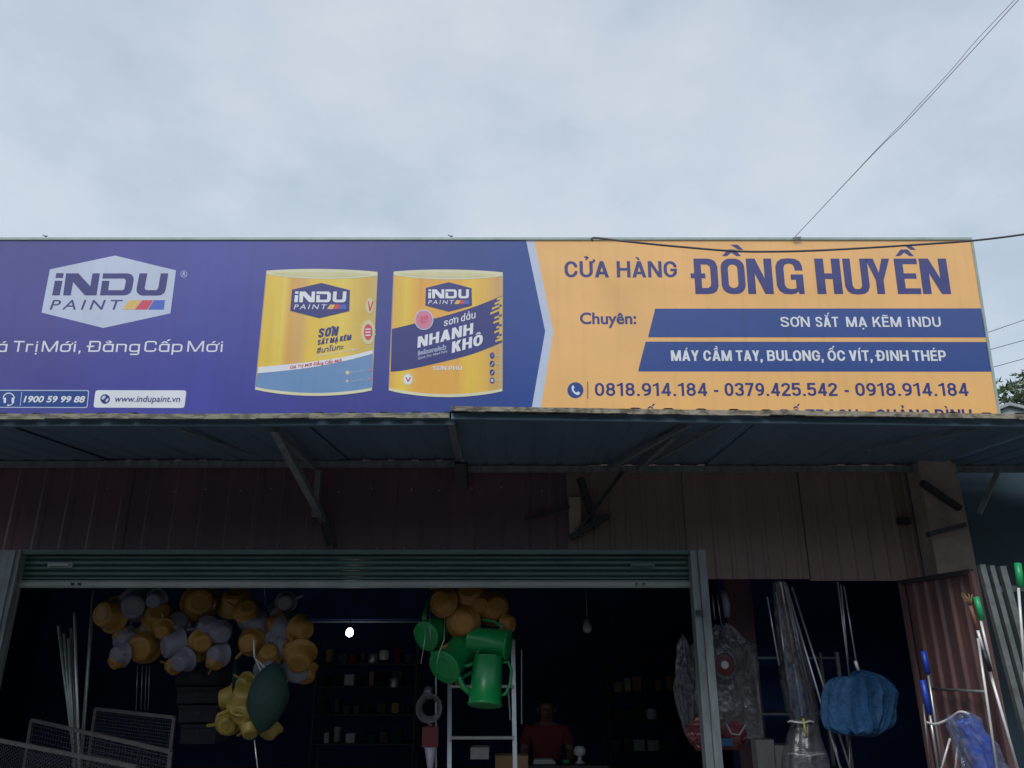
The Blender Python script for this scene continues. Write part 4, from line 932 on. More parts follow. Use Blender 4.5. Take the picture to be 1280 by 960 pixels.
wht = [(168, 757, 19, .3, .3), (222, 779, 17, .5, -.2), (218, 806, 19, -.8, .3), (260, 782, 14, .2, -.6), (160, 800, 14, .8, .3), (228, 826, 14, -.3, .5), (276, 792, 14, .7, .3), (322, 778, 17, .1, -.7),
       (347, 768, 13, .4, .2), (360, 789, 19, 1.1, .4), (336, 838, 16, .3, .2), (357, 753, 12, .2, .2), (272, 818, 14, -.4, .2), (150, 818, 13, -.5, .2), (312, 776, 12, .6, .4), (358, 812, 15, .8, .8),
       (372, 838, 16, .3, .6), (340, 798, 11, .1, .3), (186, 788, 13, .2, .2), (326, 795, 12, -.2, .1), (194, 750, 12, .1, .3)]
rows = lambda py: 'top' if py < 775 else ('middle' if py < 812 else 'bottom')
def where(px): 
    for a_, w_ in ((160, 'at the left end'), (200, 'left of centre'), (240, 'just left of the middle'), (285, 'in the middle'), (325, 'above the dark green bundle'), (357, 'right of centre')):
        if px < a_: return w_
    return 'at the right end'
seen = {}
def lab(base_, px, py):
    s_ = '%s, %s row of the hanging cluster %s' % (base_, rows(py), where(px))
    if s_ in seen: seen[s_] += 1; return s_.replace(base_, 'second ' + base_ if seen[s_] == 2 else 'third ' + base_)
    seen[s_] = 1; return s_
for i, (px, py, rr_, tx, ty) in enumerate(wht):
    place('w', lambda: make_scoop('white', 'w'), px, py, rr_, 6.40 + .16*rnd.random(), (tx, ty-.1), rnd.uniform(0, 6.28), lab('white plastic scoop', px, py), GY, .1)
for i, (px, py, rr_, tx, ty) in enumerate(yel):
    place('y', lambda: make_scoop('yellow', 'y'), px, py, rr_, 6.40 + .14*rnd.random(), (tx, ty), rnd.uniform(0, 6.28), lab('yellow plastic scoop', px, py), GY, .1)
for (px, py, rr_, tx, ty, lb) in ((285, 873, 15, -1.3, .2, 'pale yellow cup turned sideways, leftmost of the low cluster'), (308, 872, 20, .2, -.9, 'largest pale yellow bowl, left of the dark green bundle'), (306, 890, 17, -.2, .5, 'pale yellow bowl under the largest one'), (285, 905, 14, .2, .3, 'pale yellow cup facing out, low at the left'), (313, 912, 12, .3, .8, 'pale yellow cup below the dark green bundle, left one'), (337, 912, 13, -.4, .9, 'pale yellow cup below the dark green bundle, right one'), (306, 855, 12, -.3, .2, 'small pale yellow bowl above the low cluster')):
    place('p', lambda: make_scoop('yellow2', 'p'), px, py, rr_, 6.15 + .1*rnd.random(), (tx, ty), rnd.uniform(2, 4), lb, 'pale yellow scoops beside the dark green bundle', .1)
for i, (px, py, rr_, tx, ty, lb) in enumerate(((553, 752, 18, -.4, -.1, 'orange basin at upper left of the bunch over the watering cans'), (586, 742, 19, 0, -.5, 'orange basin at the top middle of the bunch over the watering cans'), (618, 760, 20, .4, 0, 'orange basin at right of the bunch over the watering cans'), (579, 778, 20, 0, .15, 'orange basin hanging lowest, touching the green cans'), (600, 756, 14, .2, .1, 'small orange basin in the centre of the bunch'), (634, 780, 14, 1.1, .1, 'orange basin turned edge on at the right of the bunch'))):
    place('o', lambda: make_basin('orange'), px, py, rr_, 6.2 + .05*(i % 3), (tx, ty), 0, lb, 'orange basins hanging over the green watering cans', .1)
# string that holds the clusters
for (a_, c_, lb) in (((160, 728, 6.6), (165, 800, 6.6), 'thin string behind the left end of the yellow and white scoop cluster'), ((250, 728, 6.6), (245, 800, 6.6), 'thin string behind the middle of the scoop cluster'), ((330, 728, 6.6), (338, 830, 6.6), 'thin string behind the right part of the scoop cluster')):
    b = MB(); b.tube([U(*a_), U(*c_)], .004, 5); single('hanging_string', b, 'whiterod', lb, 'string')
# dark green bundle
bn = thing('net_bundle', 'dark green oval net bundle hanging among the yellow scoops', 'net bundle', U(335, 908, 6.05))
c_ = U(335, 871, 6.05); mt = Matrix.Translation(c_) @ Matrix.Rotation(R(6), 4, 'Y')
prof = [(.145*math.sin(math.pi*i/14)**.75 + .004, -.245 + .49*i/14) for i in range(15)]
b = MB(); b.lathe(prof, 30, mt @ Matrix.Scale(.7, 4, (0, 1, 0)), .035); b.build('net', 'teal', bn)
b = MB(); b.tube([U(318, 822, 6.1), U(326, 838, 6.05)], .004, 5); b.tube([U(318, 822, 6.1), U(337, 840, 6.05)], .004, 5); b.tube([U(317, 800, 6.15), U(318, 822, 6.1)], .006, 5); b.build('string', 'whiterod', bn)
b = MB(); b.tube([U(318, 925, 6.1), U(322, 960, 6.1), U(326, 1000, 6.1)], .005, 5); single('stick', b, 'alu', 'thin metal stick below the dark green bundle', 'stick')

# green watering cans
def make_can():
    r = thing('watering_can', 'x', 'watering can')
    b = MB(); b.lathe([(0, -.15), (.098, -.15), (.106, -.146), (.106, -.136), (.099, -.13), (.094, 0), (.088, .13), (.092, .136), (.085, .137), (.080, .12), (.086, 0), (.09, -.125), (0, -.13)], 30); b.build('body', 'green', r)
    b = MB(); b.lathe([(.04, -.1505), (.074, -.155), (.08, -.1505)], 24); b.build('base_ring', 'green', r)
    b = MB(); b.tube([(.08, 0, -.09), (.14, 0, -.05), (.20, 0, .06), (.26, 0, .15)], [.022, .017, .014, .013], 12); sp_ = b.build('spout', 'green', r)
    b = MB(); b.lathe([(.012, -.02), (.032, .015), (.034, .022), (.0, .028)], 16, Matrix.Translation((.268, 0, .163)) @ Matrix.Rotation(R(35), 4, 'Y')); b.build('rose', 'yellow', sp_)
    b = MB(); b.tube([(-.088, 0, .11), (-.13, 0, .115), (-.152, 0, .07), (-.148, 0, -.02), (-.12, 0, -.075), (-.09, 0, -.085)], .0105, 10); b.build('handle', 'green', r)
    b = MB(); b.tube([(.08, 0, .13), (.05, 0, .19), (0, 0, .205), (-.05, 0, .19), (-.08, 0, .13)], .009, 8); b.build('top_handle', 'green', r)
    return r
def W(px, py, Y, s_, ex, ey, ez):        # rest pose: axis up, spout to the right
    return Matrix.Translation(U(px, py, Y)) @ Matrix.Rotation(ez, 4, 'Z') @ Matrix.Rotation(ey, 4, 'Y') @ Matrix.Rotation(ex, 4, 'X') @ Matrix.Scale(s_, 4)
GC = 'green watering cans hanging in the doorway'
def W2(px, py, Y, s_, zd, xd):
    z = Vector(zd).normalized(); x = Vector(xd); x = (x - z*x.dot(z)).normalized(); y = z.cross(x)
    return Matrix.Translation(U(px, py, Y)) @ Matrix((x, y, z)).transposed().to_4x4() @ Matrix.Scale(s_, 4)
wc = make_can(); wc.matrix_world = W2(608, 850, 6.1, 1.2, (.05, .22, 1), (-1, -.1, 0)); wc['label'] = 'green watering can hanging lowest, upright, with its handle to the right'; wc['group'] = GC
clone(wc, W2(571, 818, 6.22, 1.25, (.45, .72, .5), (-.7, .5, .3)), 'green watering can left of the lowest one, its round bottom turned out', GC)
clone(wc, W2(610, 803, 6.2, 1.1, (-.95, .22, .12), (0, -.25, -1)), 'green watering can lying on its side right under the orange basins', GC)
clone(wc, W2(548, 786, 6.35, 1.1, (.5, .75, .35), (-.2, .4, 1)), 'green watering can at the upper left of the bunch, partly hidden', GC)
for P_, lb in (([U(533, 760, 6.2), U(531, 800, 6.15), U(526, 830, 6.1)], 'long loose string hanging left of the green watering cans'), ([U(537, 760, 6.2), U(538, 800, 6.15)], 'short loose string at the upper left of the green watering cans'), ([U(556, 765, 6.1), U(555, 800, 6.0), U(549, 815, 6.0), U(546, 830, 6.0)], 'loose string hanging in front of the green watering cans')):
    b = MB(); b.tube(P_, .003, 5); single('hanging_string', b, 'alu', lb, 'string')

# ladder
ld = thing('ladder', 'aluminium ladder standing behind the green watering cans', 'ladder', (X(605, 900, 6.9), 6.9, FZ))
for a_, c_ in (((641, 800, 7.1), (646, 1100, 6.75)), ((562, 840, 7.1), (561, 1100, 6.75))):
    b = MB(); b.bar(U(*a_), U(*c_), .035, .03); b.build('rail', 'alu', ld)
for yy, d in ((858, 7.0), (922, 6.92), (990, 6.85)):
    b = MB(); b.bar(U(563, yy, d), U(643, yy, d), .05, .022); b.build('rung', 'alu', ld)
b = MB(); b.bar(U(652, 812, 7.4), U(652, 905, 7.4), .008); single('pole', b, 'alu', 'thin upright metal pole right of the ladder', 'pole')
b = MB(); b.bar(U(545, 822, 6.4), U(545, 1050, 6.4), .012); single('pole', b, 'alu', 'thin upright metal pole left of the ladder', 'pole')
b = MB(); b.bar(U(635, 858, 7.3), U(638, 900, 7.3), .012); single('pole', b, 'alu', 'short metal pole seen through the ladder', 'pole')

# coil of clear hose, red packet and white scoop left of the ladder
cl = thing('hose_coil', 'coil of clear hose in plastic hanging left of the ladder', 'hose', U(537, 900, 6.3)); b = MB(); c0 = U(537, 885, 6.3)
for t in range(5):
    rr_ = .065+.008*t; b.tube([c0 + Vector((rr_*math.cos(a*.5236), -.02*t+.03+.004*math.sin(a), rr_*1.05*math.sin(a*.5236))) for a in range(13)], .0065, 6, False)
b.build('coil', 'film', cl); b = MB(); b.tube([U(537, 858, 6.3), U(534, 872, 6.3)], [.028, .05], 8); b.build('bag_neck', 'film', cl)
b = MB(); p = U(538, 921, 6.3); b.box((p.x-.06, p.y-.02, p.z-.07), (p.x+.06, p.y+.02, p.z+.07)); b.lathe([(.0, 0), (.03, .0), (.02, .03), (0, .03)], 10, Matrix.Translation(p+Vector((0, 0, .068)))); single('packet', b, 'red', 'red packet hanging below the hose coil', 'packet')
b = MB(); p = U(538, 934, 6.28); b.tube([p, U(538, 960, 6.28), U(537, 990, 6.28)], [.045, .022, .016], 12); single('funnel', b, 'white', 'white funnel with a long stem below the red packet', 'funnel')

# bulbs, and a painted gleam on a pipe
bl = thing('light_bulb', 'small lit bulb hanging deep in the dark shop', 'bulb', U(437, 791, 8.5)); c_ = U(437, 791, 8.5)
b = MB(); b.lathe([(.001, -.04), (.02, -.036), (.034, -.018), (.038, .005), (.032, .028), (.02, .045)], 16, Matrix.Translation(c_)); b.build('globe', 'bulb', bl)
b = MB(); b.lathe([(.021, .045), (.022, .08), (.0, .085)], 12, Matrix.Translation(c_)); b.tube([c_+Vector((0, 0, .08)), c_+Vector((0, 0, .5))], .004, 5); b.build('socket', 'blackgrip', bl)
bl = thing('light_bulb', 'unlit bulb hanging right of the middle of the doorway', 'bulb', U(734, 785, 7.3)); c_ = U(734, 785, 7.3)
b = MB(); b.lathe([(.001, -.045), (.03, -.035), (.042, -.01), (.04, .02), (.03, .04)], 16, Matrix.Translation(c_)); b.build('globe', 'bulboff', bl)
b = MB(); b.lathe([(.03, .04), (.03, .075), (.0, .08)], 12, Matrix.Translation(c_)); b.tube([c_+Vector((0, 0, .08)), c_+Vector((0, 0, .4))], .004, 5); b.build('socket', 'white', bl)
tb = thing('pipe_gleam', 'thin pale bar painting the gleam on a pipe high up behind the lit bulb', 'pipe gleam', U(475, 777, 8.9)); b = MB(); b.bar(U(386, 777.5, 8.9), U(560, 777.5, 8.9), .02, .016); b.build('tube', 'white', tb)  # pale bar stands in for light reflected along a horizontal pipe
b = MB(); b.bar(U(386, 775, 8.93), U(560, 775, 8.93), .03, .02); b.build('pipe_back', 'veil_navy', tb)

# ------------------------------------------------------------ things at the back and on the counter
def shelf(name, label, px0, px1, ys, Y, dep, topy, um='steel_dark'):
    r = thing(name, label, 'shelf', (X((px0+px1)/2, 900, Y), Y, FZ)); x0_, x1_ = X(px0, 850, Y), X(px1, 850, Y); zt = Z((px0+px1)/2, topy, Y)
    for xx in (x0_, x1_):
        for yy in (Y, Y+dep): b = MB(); b.box((xx-.014, yy-.014, FZ), (xx+.014, yy+.014, zt)); b.build('upright', um, r)
    for yy in ys: z_ = Z((px0+px1)/2, yy, Y); b = MB(); b.box((x0_, Y-.01, z_-.012), (x1_, Y+dep, z_+.006)); b.build('board', 'post' if um == 'alu' else 'steel_dark', r)
    return r
shelf('shelf_rack', 'metal shelf rack standing in the right hand bay', 945, 1050, (822, 892, 965), 7.2, .4, 815, 'alu')
shelf('shelf_rack', 'dark shelf rack behind the lit bulb at the back', 395, 520, (830, 858, 893, 930), 10.5, .4, 800)
shelf('shelf_rack', 'dark shelf rack at the back between person and right post', 760, 850, (830, 865, 900, 940), 10.8, .4, 800)
rnd = random.Random(5)
def carton(px0, px1, y0, y1, Y, m, label, dep=.2):
    a, c_ = U(px0, y1, Y), U(px1, y0, Y); b = MB(); b.box((a.x, Y, a.z), (c_.x, Y+dep, c_.z))
    b.box((a.x+.004, Y-.002, (a.z+c_.z)/2-.01), (c_.x-.004, Y, (a.z+c_.z)/2+.01)); b.box((a.x-.002, Y+.01, c_.z-.02), (c_.x+.002, Y+dep*.6, c_.z+.003)); single('carton', b, m, label, 'box')
carton(588, 611, 935, 949, 7.25, 'paper', 'pale carton seen between the ladder rails')
carton(619, 660, 945, 975, 7.25, 'card', 'brown cardboard box beside the ladder foot')
carton(948, 967, 925, 962, 7.05, 'paper', 'pale carton at the left of the lowest shelf in the right bay')
carton(970, 988, 932, 962, 7.05, 'paper', 'second pale carton on the lowest shelf in the right bay')
carton(991, 1008, 938, 962, 7.05, 'card', 'third carton on the lowest shelf, right behind the wrapped poles')
for px, py, m, lb in ((466, 822, 'alu', 'shiny small goods on the back shelf'), (480, 818, 'whiterod', 'white cup on the back shelf'), (493, 853, 'alu', 'small metal tin on the lower back shelf'), (775, 858, 'card', 'small box on the right back shelf'), (815, 892, 'paper', 'pale small box on the right back shelf')):
    p = U(px, py+7, 10.45); b = MB(); b.lathe([(0, 0), (.06, 0), (.065, .02), (.065, .10), (.05, .115), (.05, .12), (0, .12)], 12, Matrix.Translation(p)); single('tin', b, m, lb, 'tin')
for (xa, xb, ys, Yb, lb, gr) in ((400, 515, (830, 858, 893, 930), 10.5, 'small dark box or tin on the crowded shelf behind the lit bulb', 'goods on the shelf behind the lit bulb'), (765, 845, (830, 865, 900, 940), 10.8, 'small dark box or tin on the back shelf near the right post', 'goods on the back shelf near the right post')):
    for yy in ys:
        x_ = xa + rnd.uniform(0, 6); cnt = 0; rw = ('top', 'second', 'third', 'lowest')[ys.index(yy)]
        while x_ < xb-8:
            w_ = rnd.uniform(6, 14); h_ = rnd.uniform(8, 19); a_, c_ = U(x_, yy-1.5, Yb+.02), U(x_+w_, yy-1.5-h_, Yb+.02); b = MB()
            bx_ = rnd.random() < .6; cnt += 1
            if bx_:
                b.box((a_.x, Yb+.02, a_.z), (c_.x, Yb+.22, c_.z)); b.box((a_.x+.01, Yb+.014, a_.z+(c_.z-a_.z)*.3), (c_.x-.01, Yb+.02, a_.z+(c_.z-a_.z)*.75))
            else:
                r_ = (c_.x-a_.x)/2; h__ = c_.z-a_.z; b.lathe([(0, 0), (r_, 0), (r_, h__*.93), (r_*1.05, h__*.94), (r_*1.05, h__), (0, h__)], 12, Matrix.Translation(((a_.x+c_.x)/2, Yb+.12, a_.z)))
            mm_ = rnd.choice(['card', 'steel_dark', 'slate', 'redcloth', 'teal', 'steel_dark', 'steel', 'paper']); cn = {'card': 'brown', 'paper': 'pale', 'slate': 'slate', 'redcloth': 'dull red', 'teal': 'dark green', 'steel': 'grey', 'steel_dark': 'blackish'}[mm_]
            on = ('first', 'second', 'third', 'fourth', 'fifth', 'sixth', 'seventh', 'eighth', 'ninth', 'tenth', 'eleventh')[cnt-1]
            single('stock_item', b, mm_, '%s %s, %s from left on %s %s' % (cn, 'box' if bx_ else 'tin', on, rw, 'shelf behind the lit bulb' if xa < 500 else 'back shelf near right post'), 'box' if bx_ else 'tin', gr); x_ += w_ + rnd.uniform(1, 8)
ct = thing('counter', 'low dark counter in front of the person in red', 'counter', (X(690, 960, 7.7), 7.7, FZ)); zc = Z(690, 957, 7.6)
b = MB(); b.box((X(640, 950, 7.6), 7.6, zc-.03), (X(760, 950, 7.6), 8.05, zc)); b.build('top', 'steel_dark', ct)
b = MB(); b.box((X(645, 950, 7.65), 7.66, FZ), (X(755, 950, 7.65), 8.0, zc-.031)); b.build('front', 'veil_navy_dark', ct)
p = U(725, 955, 7.75); b = MB(); b.lathe([(0, 0), (.04, 0), (.044, .01), (.02, .02), (.018, .06), (.05, .075), (.055, .11), (.04, .14), (0, .145)], 16, Matrix.Translation(Vector((p.x, p.y, zc)))); single('table_fan', b, 'paper', 'small pale appliance on the counter right of the person', 'appliance')
p = U(708, 955, 7.75); b = MB(); b.lathe([(0, 0), (.035, 0), (.035, .03), (.0, .035)], 12, Matrix.Translation(Vector((p.x, p.y, zc)))); single('jar_lid', b, 'green', 'small green lid on the counter in front of the person', 'lid')
p = U(680, 955, 7.75); b = MB(); b.box((p.x-.10, p.y-.05, zc), (p.x+.10, p.y+.08, zc+.02)); b.box((p.x-.09, p.y-.04, zc+.02), (p.x+.08, p.y+.07, zc+.035)); single('paper_stack', b, 'paper', 'short stack of papers on the counter before the person', 'papers')

# person in a red shirt, seated behind the counter
def skin(name, V, E_, rad, m, parent, sub=2, root=0):
    me = bpy.data.meshes.new(name); me.from_pydata(V, E_, []); o = bpy.data.objects.new(name, me); C.objects.link(o)
    o.modifiers.new('s', 'SKIN'); o.modifiers.new('u', 'SUBSURF').levels = sub
    for i, r_ in enumerate(rad):
        sv = me.skin_vertices[0].data[i]; sv.radius = r_ if isinstance(r_, tuple) else (r_, r_); sv.use_root = (i == root)
    dg = bpy.context.evaluated_depsgraph_get(); dg.update(); m2 = bpy.data.meshes.new_from_object(o.evaluated_get(dg)); bpy.data.objects.remove(o)
    m2.materials.clear(); m2.materials.append(M[m]); [setattr(p_, 'use_smooth', True) for p_ in m2.polygons]
    n = bpy.data.objects.new(name, m2); C.objects.link(n); n.parent = parent; return n
hp = U(683, 890, 8.3); px_, pyy = hp.x, 8.3; zt = Z(683, 870, 8.3); dz = zt - 1.30
pr = thing('person', 'person in a red shirt sitting behind the low counter in the dark shop', 'person', (px_, pyy, FZ + 0))
def q(x_, y_, z_): return (x_, y_, z_ + dz - FZ)
V = [q(0, 0, .52), q(0, 0, .66), q(0, -.01, .82), q(0, -.01, .98), q(0, -.02, 1.06), q(0, -.04, 1.13), q(0, -.045, 1.20), q(0, -.04, 1.25),
     q(.17, -.01, .98), q(.23, -.06, .80), q(.20, -.24, .70), q(.16, -.31, .71), q(-.17, -.01, .98), q(-.23, -.06, .80), q(-.20, -.24, .70), q(-.16, -.31, .71),
     q(.10, -.02, .50), q(.13, -.40, .50), q(.13, -.42, .12), q(.13, -.52, .06), q(-.10, -.02, .50), q(-.13, -.40, .50), q(-.13, -.42, .12), q(-.13, -.52, .06)]
E_ = [(0,1),(1,2),(2,3),(3,4),(4,5),(5,6),(6,7),(3,8),(8,9),(9,10),(10,11),(3,12),(12,13),(13,14),(14,15),(0,16),(16,17),(17,18),(18,19),(0,20),(20,21),(21,22),(22,23)]
rd = [(.15,.11),(.13,.10),(.15,.105),(.13,.09),.048,(.068,.082),(.078,.095),(.06,.07),.062,.045,.035,.032,.062,.045,.035,.032,.09,.065,.045,.04,.09,.065,.045,.04]
skin('body', V, E_, rd, 'skin', pr)
sv = [q(0, 0, .55), q(0, 0, .66), q(0, -.01, .82), q(0, -.01, .985), q(0, -.018, 1.035), q(.17, -.01, .985), q(.225, -.05, .84), q(-.17, -.01, .985), q(-.225, -.05, .84)]
skin('shirt', sv, [(0,1),(1,2),(2,3),(3,4),(3,5),(5,6),(3,7),(7,8)], [(.165,.125),(.148,.115),(.168,.12),(.148,.105),.058,.075,.062,.075,.062], 'redcloth', pr)
skin('hair', [q(0, -.01, 1.17), q(0, -.015, 1.235), q(0, -.03, 1.27)], [(0,1),(1,2)], [(.082,.085),(.086,.10),(.07,.08)], 'hair', pr)
skin('trousers', [q(0, 0, .52), q(.10, -.02, .50), q(.13, -.40, .50), q(.13, -.42, .16), q(-.10, -.02, .50), q(-.13, -.40, .50), q(-.13, -.42, .16)], [(0,1),(1,2),(2,3),(0,4),(4,5),(5,6)], [(.16,.13),.105,.08,.06,.105,.08,.06], 'darkcloth', pr)
for s_ in (-1, 1):
    b = MB(); b.lathe([(0, -.011), (.009, -.007), (.011, 0), (.009, .007), (0, .011)], 10, Matrix.Translation(q(s_*.031, -.128, 1.185))); b.build('eye', 'blackgrip', pr, local=True)
    b = MB(); b.lathe([(0, -.03), (.012, -.02), (.014, .01), (0, .028)], 8, Matrix.Translation(q(s_*.082, -.04, 1.175))); b.build('ear', 'skin', pr, local=True)
    hx, hz = s_*.16, .71
    for f in range(5):
        l_ = (.055, .075, .082, .076, .06)[f]; ox = (f-2)*.017
        b = MB(); a0 = Vector(q(hx+ox*.8, -.34, hz+.0)); b.tube([a0, a0+Vector((ox*.3 - (s_*.03 if f == 0 else 0), -l_*.6, .004)), a0+Vector((ox*.4-(s_*.04 if f == 0 else 0), -l_, -.012))], [.0095, .009, .007], 8); b.build('finger', 'skin', pr, local=True)
b = MB(); b.tube([q(0, -.125, 1.18), q(0, -.15, 1.155), q(0, -.125, 1.145)], [.007, .014, .009], 8); b.build('nose', 'skin', pr, local=True)
b = MB(); b.tube([q(-.024, -.118, 1.118), q(0, -.126, 1.115), q(.024, -.118, 1.118)], [.004, .007, .004], 8); b.build('mouth', 'redcloth', pr, local=True)
st = thing('stool', 'plastic stool under the person in red', 'stool', (px_, 8.32, FZ)); zs = .52-.10+dz
b = MB(); b.lathe([(0, zs-.03), (.16, zs-.03), (.17, zs-.01), (.16, zs), (0, zs)], 20, Matrix.Translation((px_, 8.32, 0))); b.build('seat', 'bluecloth', st)
for a_ in range(4):
    b = MB(); c1_, s1_ = math.cos(a_*math.pi/2+.78), math.sin(a_*math.pi/2+.78); b.tube([(px_+.13*c1_, 8.32+.13*s1_, zs-.03), (px_+.17*c1_, 8.32+.17*s1_, FZ)], .018, 8); b.build('leg', 'bluecloth', st)

# ------------------------------------------------------------ mesh panels and poles at the left
def meshpanel(label, tl, tr, h, cell, hexa=True, m='hexmesh'):
    tl, tr = U(*tl), U(*tr); r = thing('mesh_panel', label, 'mesh panel', ((tl.x+tr.x)/2, (tl.y+tr.y)/2, tl.z-h)); dn = Vector((0, .05, -h))
    b = MB(); b.bar(tl, tr, .022); b.build('top_rail', 'steel_dark', r); b = MB(); b.bar(tl+dn, tr+dn, .022); b.build('bottom_rail', 'steel_dark', r)
    for s_ in (tl, tr): b = MB(); b.bar(s_, s_+dn, .022, .022, (0, 1, 0)); b.build('side_rail', 'steel_dark', r)
    ex = (tr-tl); Wd = ex.length; ex = ex/Wd; ey = dn.normalized(); Hh = dn.length; b = MB()
    if hexa:
        s_ = cell; nx_ = int(Wd/(s_*1.5)); ny_ = int(Hh/(s_*1.732))
        seg = set()
        for i in range(nx_+1):
            for j in range(ny_+1):
                cx_, cy_ = i*1.5*s_, (j+.5*(i % 2))*1.732*s_
                for k in range(6):
                    a_, c_ = [(round(cx_+s_*math.cos(R(60*t)), 4), round(cy_+s_*math.sin(R(60*t)), 4)) for t in (k, k+1)]
                    if all(0 <= w_[0] <= Wd and 0 <= w_[1] <= Hh for w_ in (a_, c_)): seg.add(tuple(sorted((a_, c_))))
        nn = ex.cross(ey)*.0014
        for a_, c_ in seg:
            pa, pc_ = tl+ex*a_[0]+ey*a_[1], tl+ex*c_[0]+ey*c_[1]; d_ = (pc_-pa).normalized(); sd_ = d_.cross(nn).normalized()*.0014
            b.add([pa+sd_, pa-sd_, pa+nn, pc_+sd_, pc_-sd_, pc_+nn], [(0, 1, 4, 3), (1, 2, 5, 4), (2, 0, 3, 5)])
    else:
        for i in range(1, int(Wd/cell)): pa = tl+ex*cell*i; b.bar(pa, pa+dn, .0022)
        for i in range(1, int(Hh/cell)): pa = tl+ey*cell*i; b.bar(pa, pa+ex*Wd, .0022)
    tag(b.build('wire_netting', m, r), kind='stuff'); return r
meshpanel('hexagonal wire mesh panel, nearest of the stack at the lower left', (-60, 914, 5.6), (172, 959, 5.0), .75, .012)
meshpanel('square wire mesh panel in the middle of the stack at the lower left', (40, 900, 5.95), (214, 940, 5.3), .85, .03, False)
meshpanel('wire mesh panel furthest back in the stack at the lower left', (120, 886, 6.1), (218, 897, 5.75), .9, .022, False)
for i, (y0_, y1_, lb) in enumerate(((836, 856, 'top dark crate of the stack behind the mesh panels'), (858, 879, 'middle dark crate of the stack behind the mesh panels'), (881, 903, 'lower dark crate of the stack behind the mesh panels'), (905, 930, 'lowest dark crate of the stack behind the mesh panels'))):
    a_, c_ = U(218+2*i, y1_, 6.9), U(274-i, y0_, 6.9); t = thing('crate', lb, 'crate', ((a_.x+c_.x)/2, 7.05, a_.z), 'dark crates stacked behind the mesh panels')
    b = MB(); b.box((a_.x, 6.9, a_.z), (c_.x, 7.2, c_.z-.02)); b.build('box', 'darkcloth', t); b = MB(); b.box((a_.x-.01, 6.885, c_.z-.028), (c_.x+.01, 7.215, c_.z-.004)); b.build('rim', 'darkcloth', t)
    b = MB(); zz = (a_.z+c_.z)/2; b.box((a_.x+.13, 6.893, zz-.012), (c_.x-.13, 6.9, zz+.012)); b.build('handhold', 'blackgrip', t)
b = MB(); b.tube([U(296, 780, 6.6), U(292, 900, 6.55)], .022, 10); single('pipe', b, 'teal', 'dark teal pipe standing behind the middle of the scoop cluster', 'pipe')
for i, (a_, c_, r_, lb) in enumerate((((73, 782, 6.3), (86, 890, 6.3), .011, 'leftmost pole of the group behind the mesh panels'), ((80, 792, 6.3), (88, 890, 6.3), .011, 'second pole of the group behind the mesh panels'), ((86, 798, 6.3), (90, 890, 6.3), .012, 'middle pole of the group behind the mesh panels'), ((93, 766, 6.3), (97, 890, 6.3), .011, 'tallest bright pole of the group behind the mesh panels'), ((89, 785, 6.35), (93, 890, 6.35), .012, 'thick pole behind the bright one in the mesh panel group'), ((117, 738, 6.4), (106, 890, 6.4), .014, 'long pole leaning right of the group behind the mesh panels'))):
    b = MB(); p0_, p1_ = U(*a_), U(*c_); d_ = (p1_-p0_); p1_ = p0_+d_*1.9; b.tube([p0_, p1_], r_, 8); single('pole', b, 'steel' if i != 3 else 'alu', lb, 'pole', 'poles behind the mesh panels')
b = MB()
for px in (172, 178, 183, 187): b.tube([U(px, 832, 6.3), U(px-2, 888, 6.3)], .0022, 5)
single('wire_rods', b, 'steel', 'thin wire rods standing above the mesh panels', 'wire rods')

# ------------------------------------------------------------ right bay: bags, wrapped poles, nets
def crumple(c, sx, sy, sz, seed, n=28, amp=.16, tprof=None, jit=.012):
    r_ = random.Random(seed); ph_ = [r_.uniform(0, 6.28) for _ in range(8)]; b = MB(); prof = []
    vs = []; rows_ = 20
    for i in range(rows_+1):
        t = i/rows_; pr_ = tprof(t) if tprof else math.sin(math.pi*t)**.6
        for k in range(n):
            a = 2*math.pi*k/n
            w_ = 1 + amp*(math.sin(5*a+ph_[0]+4*t) + .7*math.sin(9*a+ph_[1]-7*t) + .6*math.sin(13*t+ph_[2]+3*a) + .6*r_.uniform(-1, 1))*.6
            vs.append(Vector(c) + Vector((sx*pr_*math.cos(a)*w_, sy*pr_*math.sin(a)*w_, sz*(.5-t) + r_.uniform(-jit, jit))))
    b.add(vs, [(i*n+k, i*n+(k+1) % n, (i+1)*n+(k+1) % n, (i+1)*n+k) for i in range(rows_) for k in range(n)][::1])
    return b
bg_ = thing('plastic_bag', 'big crumpled clear plastic bag with a red round label behind the grey post', 'plastic bag', U(905, 905, 6.1))
cB = U(908, 850, 6.15); b = crumple(cB, .235, .11, .78, 4, n=40, amp=.17, jit=.02, tprof=lambda t: (.22+3.6*t) if t < .2 else (.94+.10*math.sin(9*t)) if t < .75 else (1.0-.5*(t-.75))); b.build('bag', 'film', bg_)
cR = U(906, 831, 5.98); b = MB(); mt = Matrix.Translation(cR) @ Matrix.Rotation(R(90), 4, 'X')
b.lathe([(.0, .004), (.06, .003), (.075, 0), (.0, -.002)], 24, mt @ Matrix.Scale(1.2, 4, (0, 1, 0))); b.build('round_label', 'red', bg_)
b = MB(); b.lathe([(.066, .004), (.078, .006), (.084, 0)], 24, mt @ Matrix.Scale(1.2, 4, (0, 1, 0))); b.build('label_ring', 'film', bg_); b = MB(); b.lathe([(.0, .007), (.022, .006), (.028, .004)], 14, mt); b.build('label_mark', 'pinkish' if 'pinkish' in M else 'paper', bg_)
cb = U(897, 916, 6.1); b = crumple(cb, .21, .07, .22, 9, amp=.12, tprof=lambda t: .75+.25*math.sin(3.1*t)); single('packet', b, 'red', 'dark red packets at the foot of the big plastic bag', 'packet')
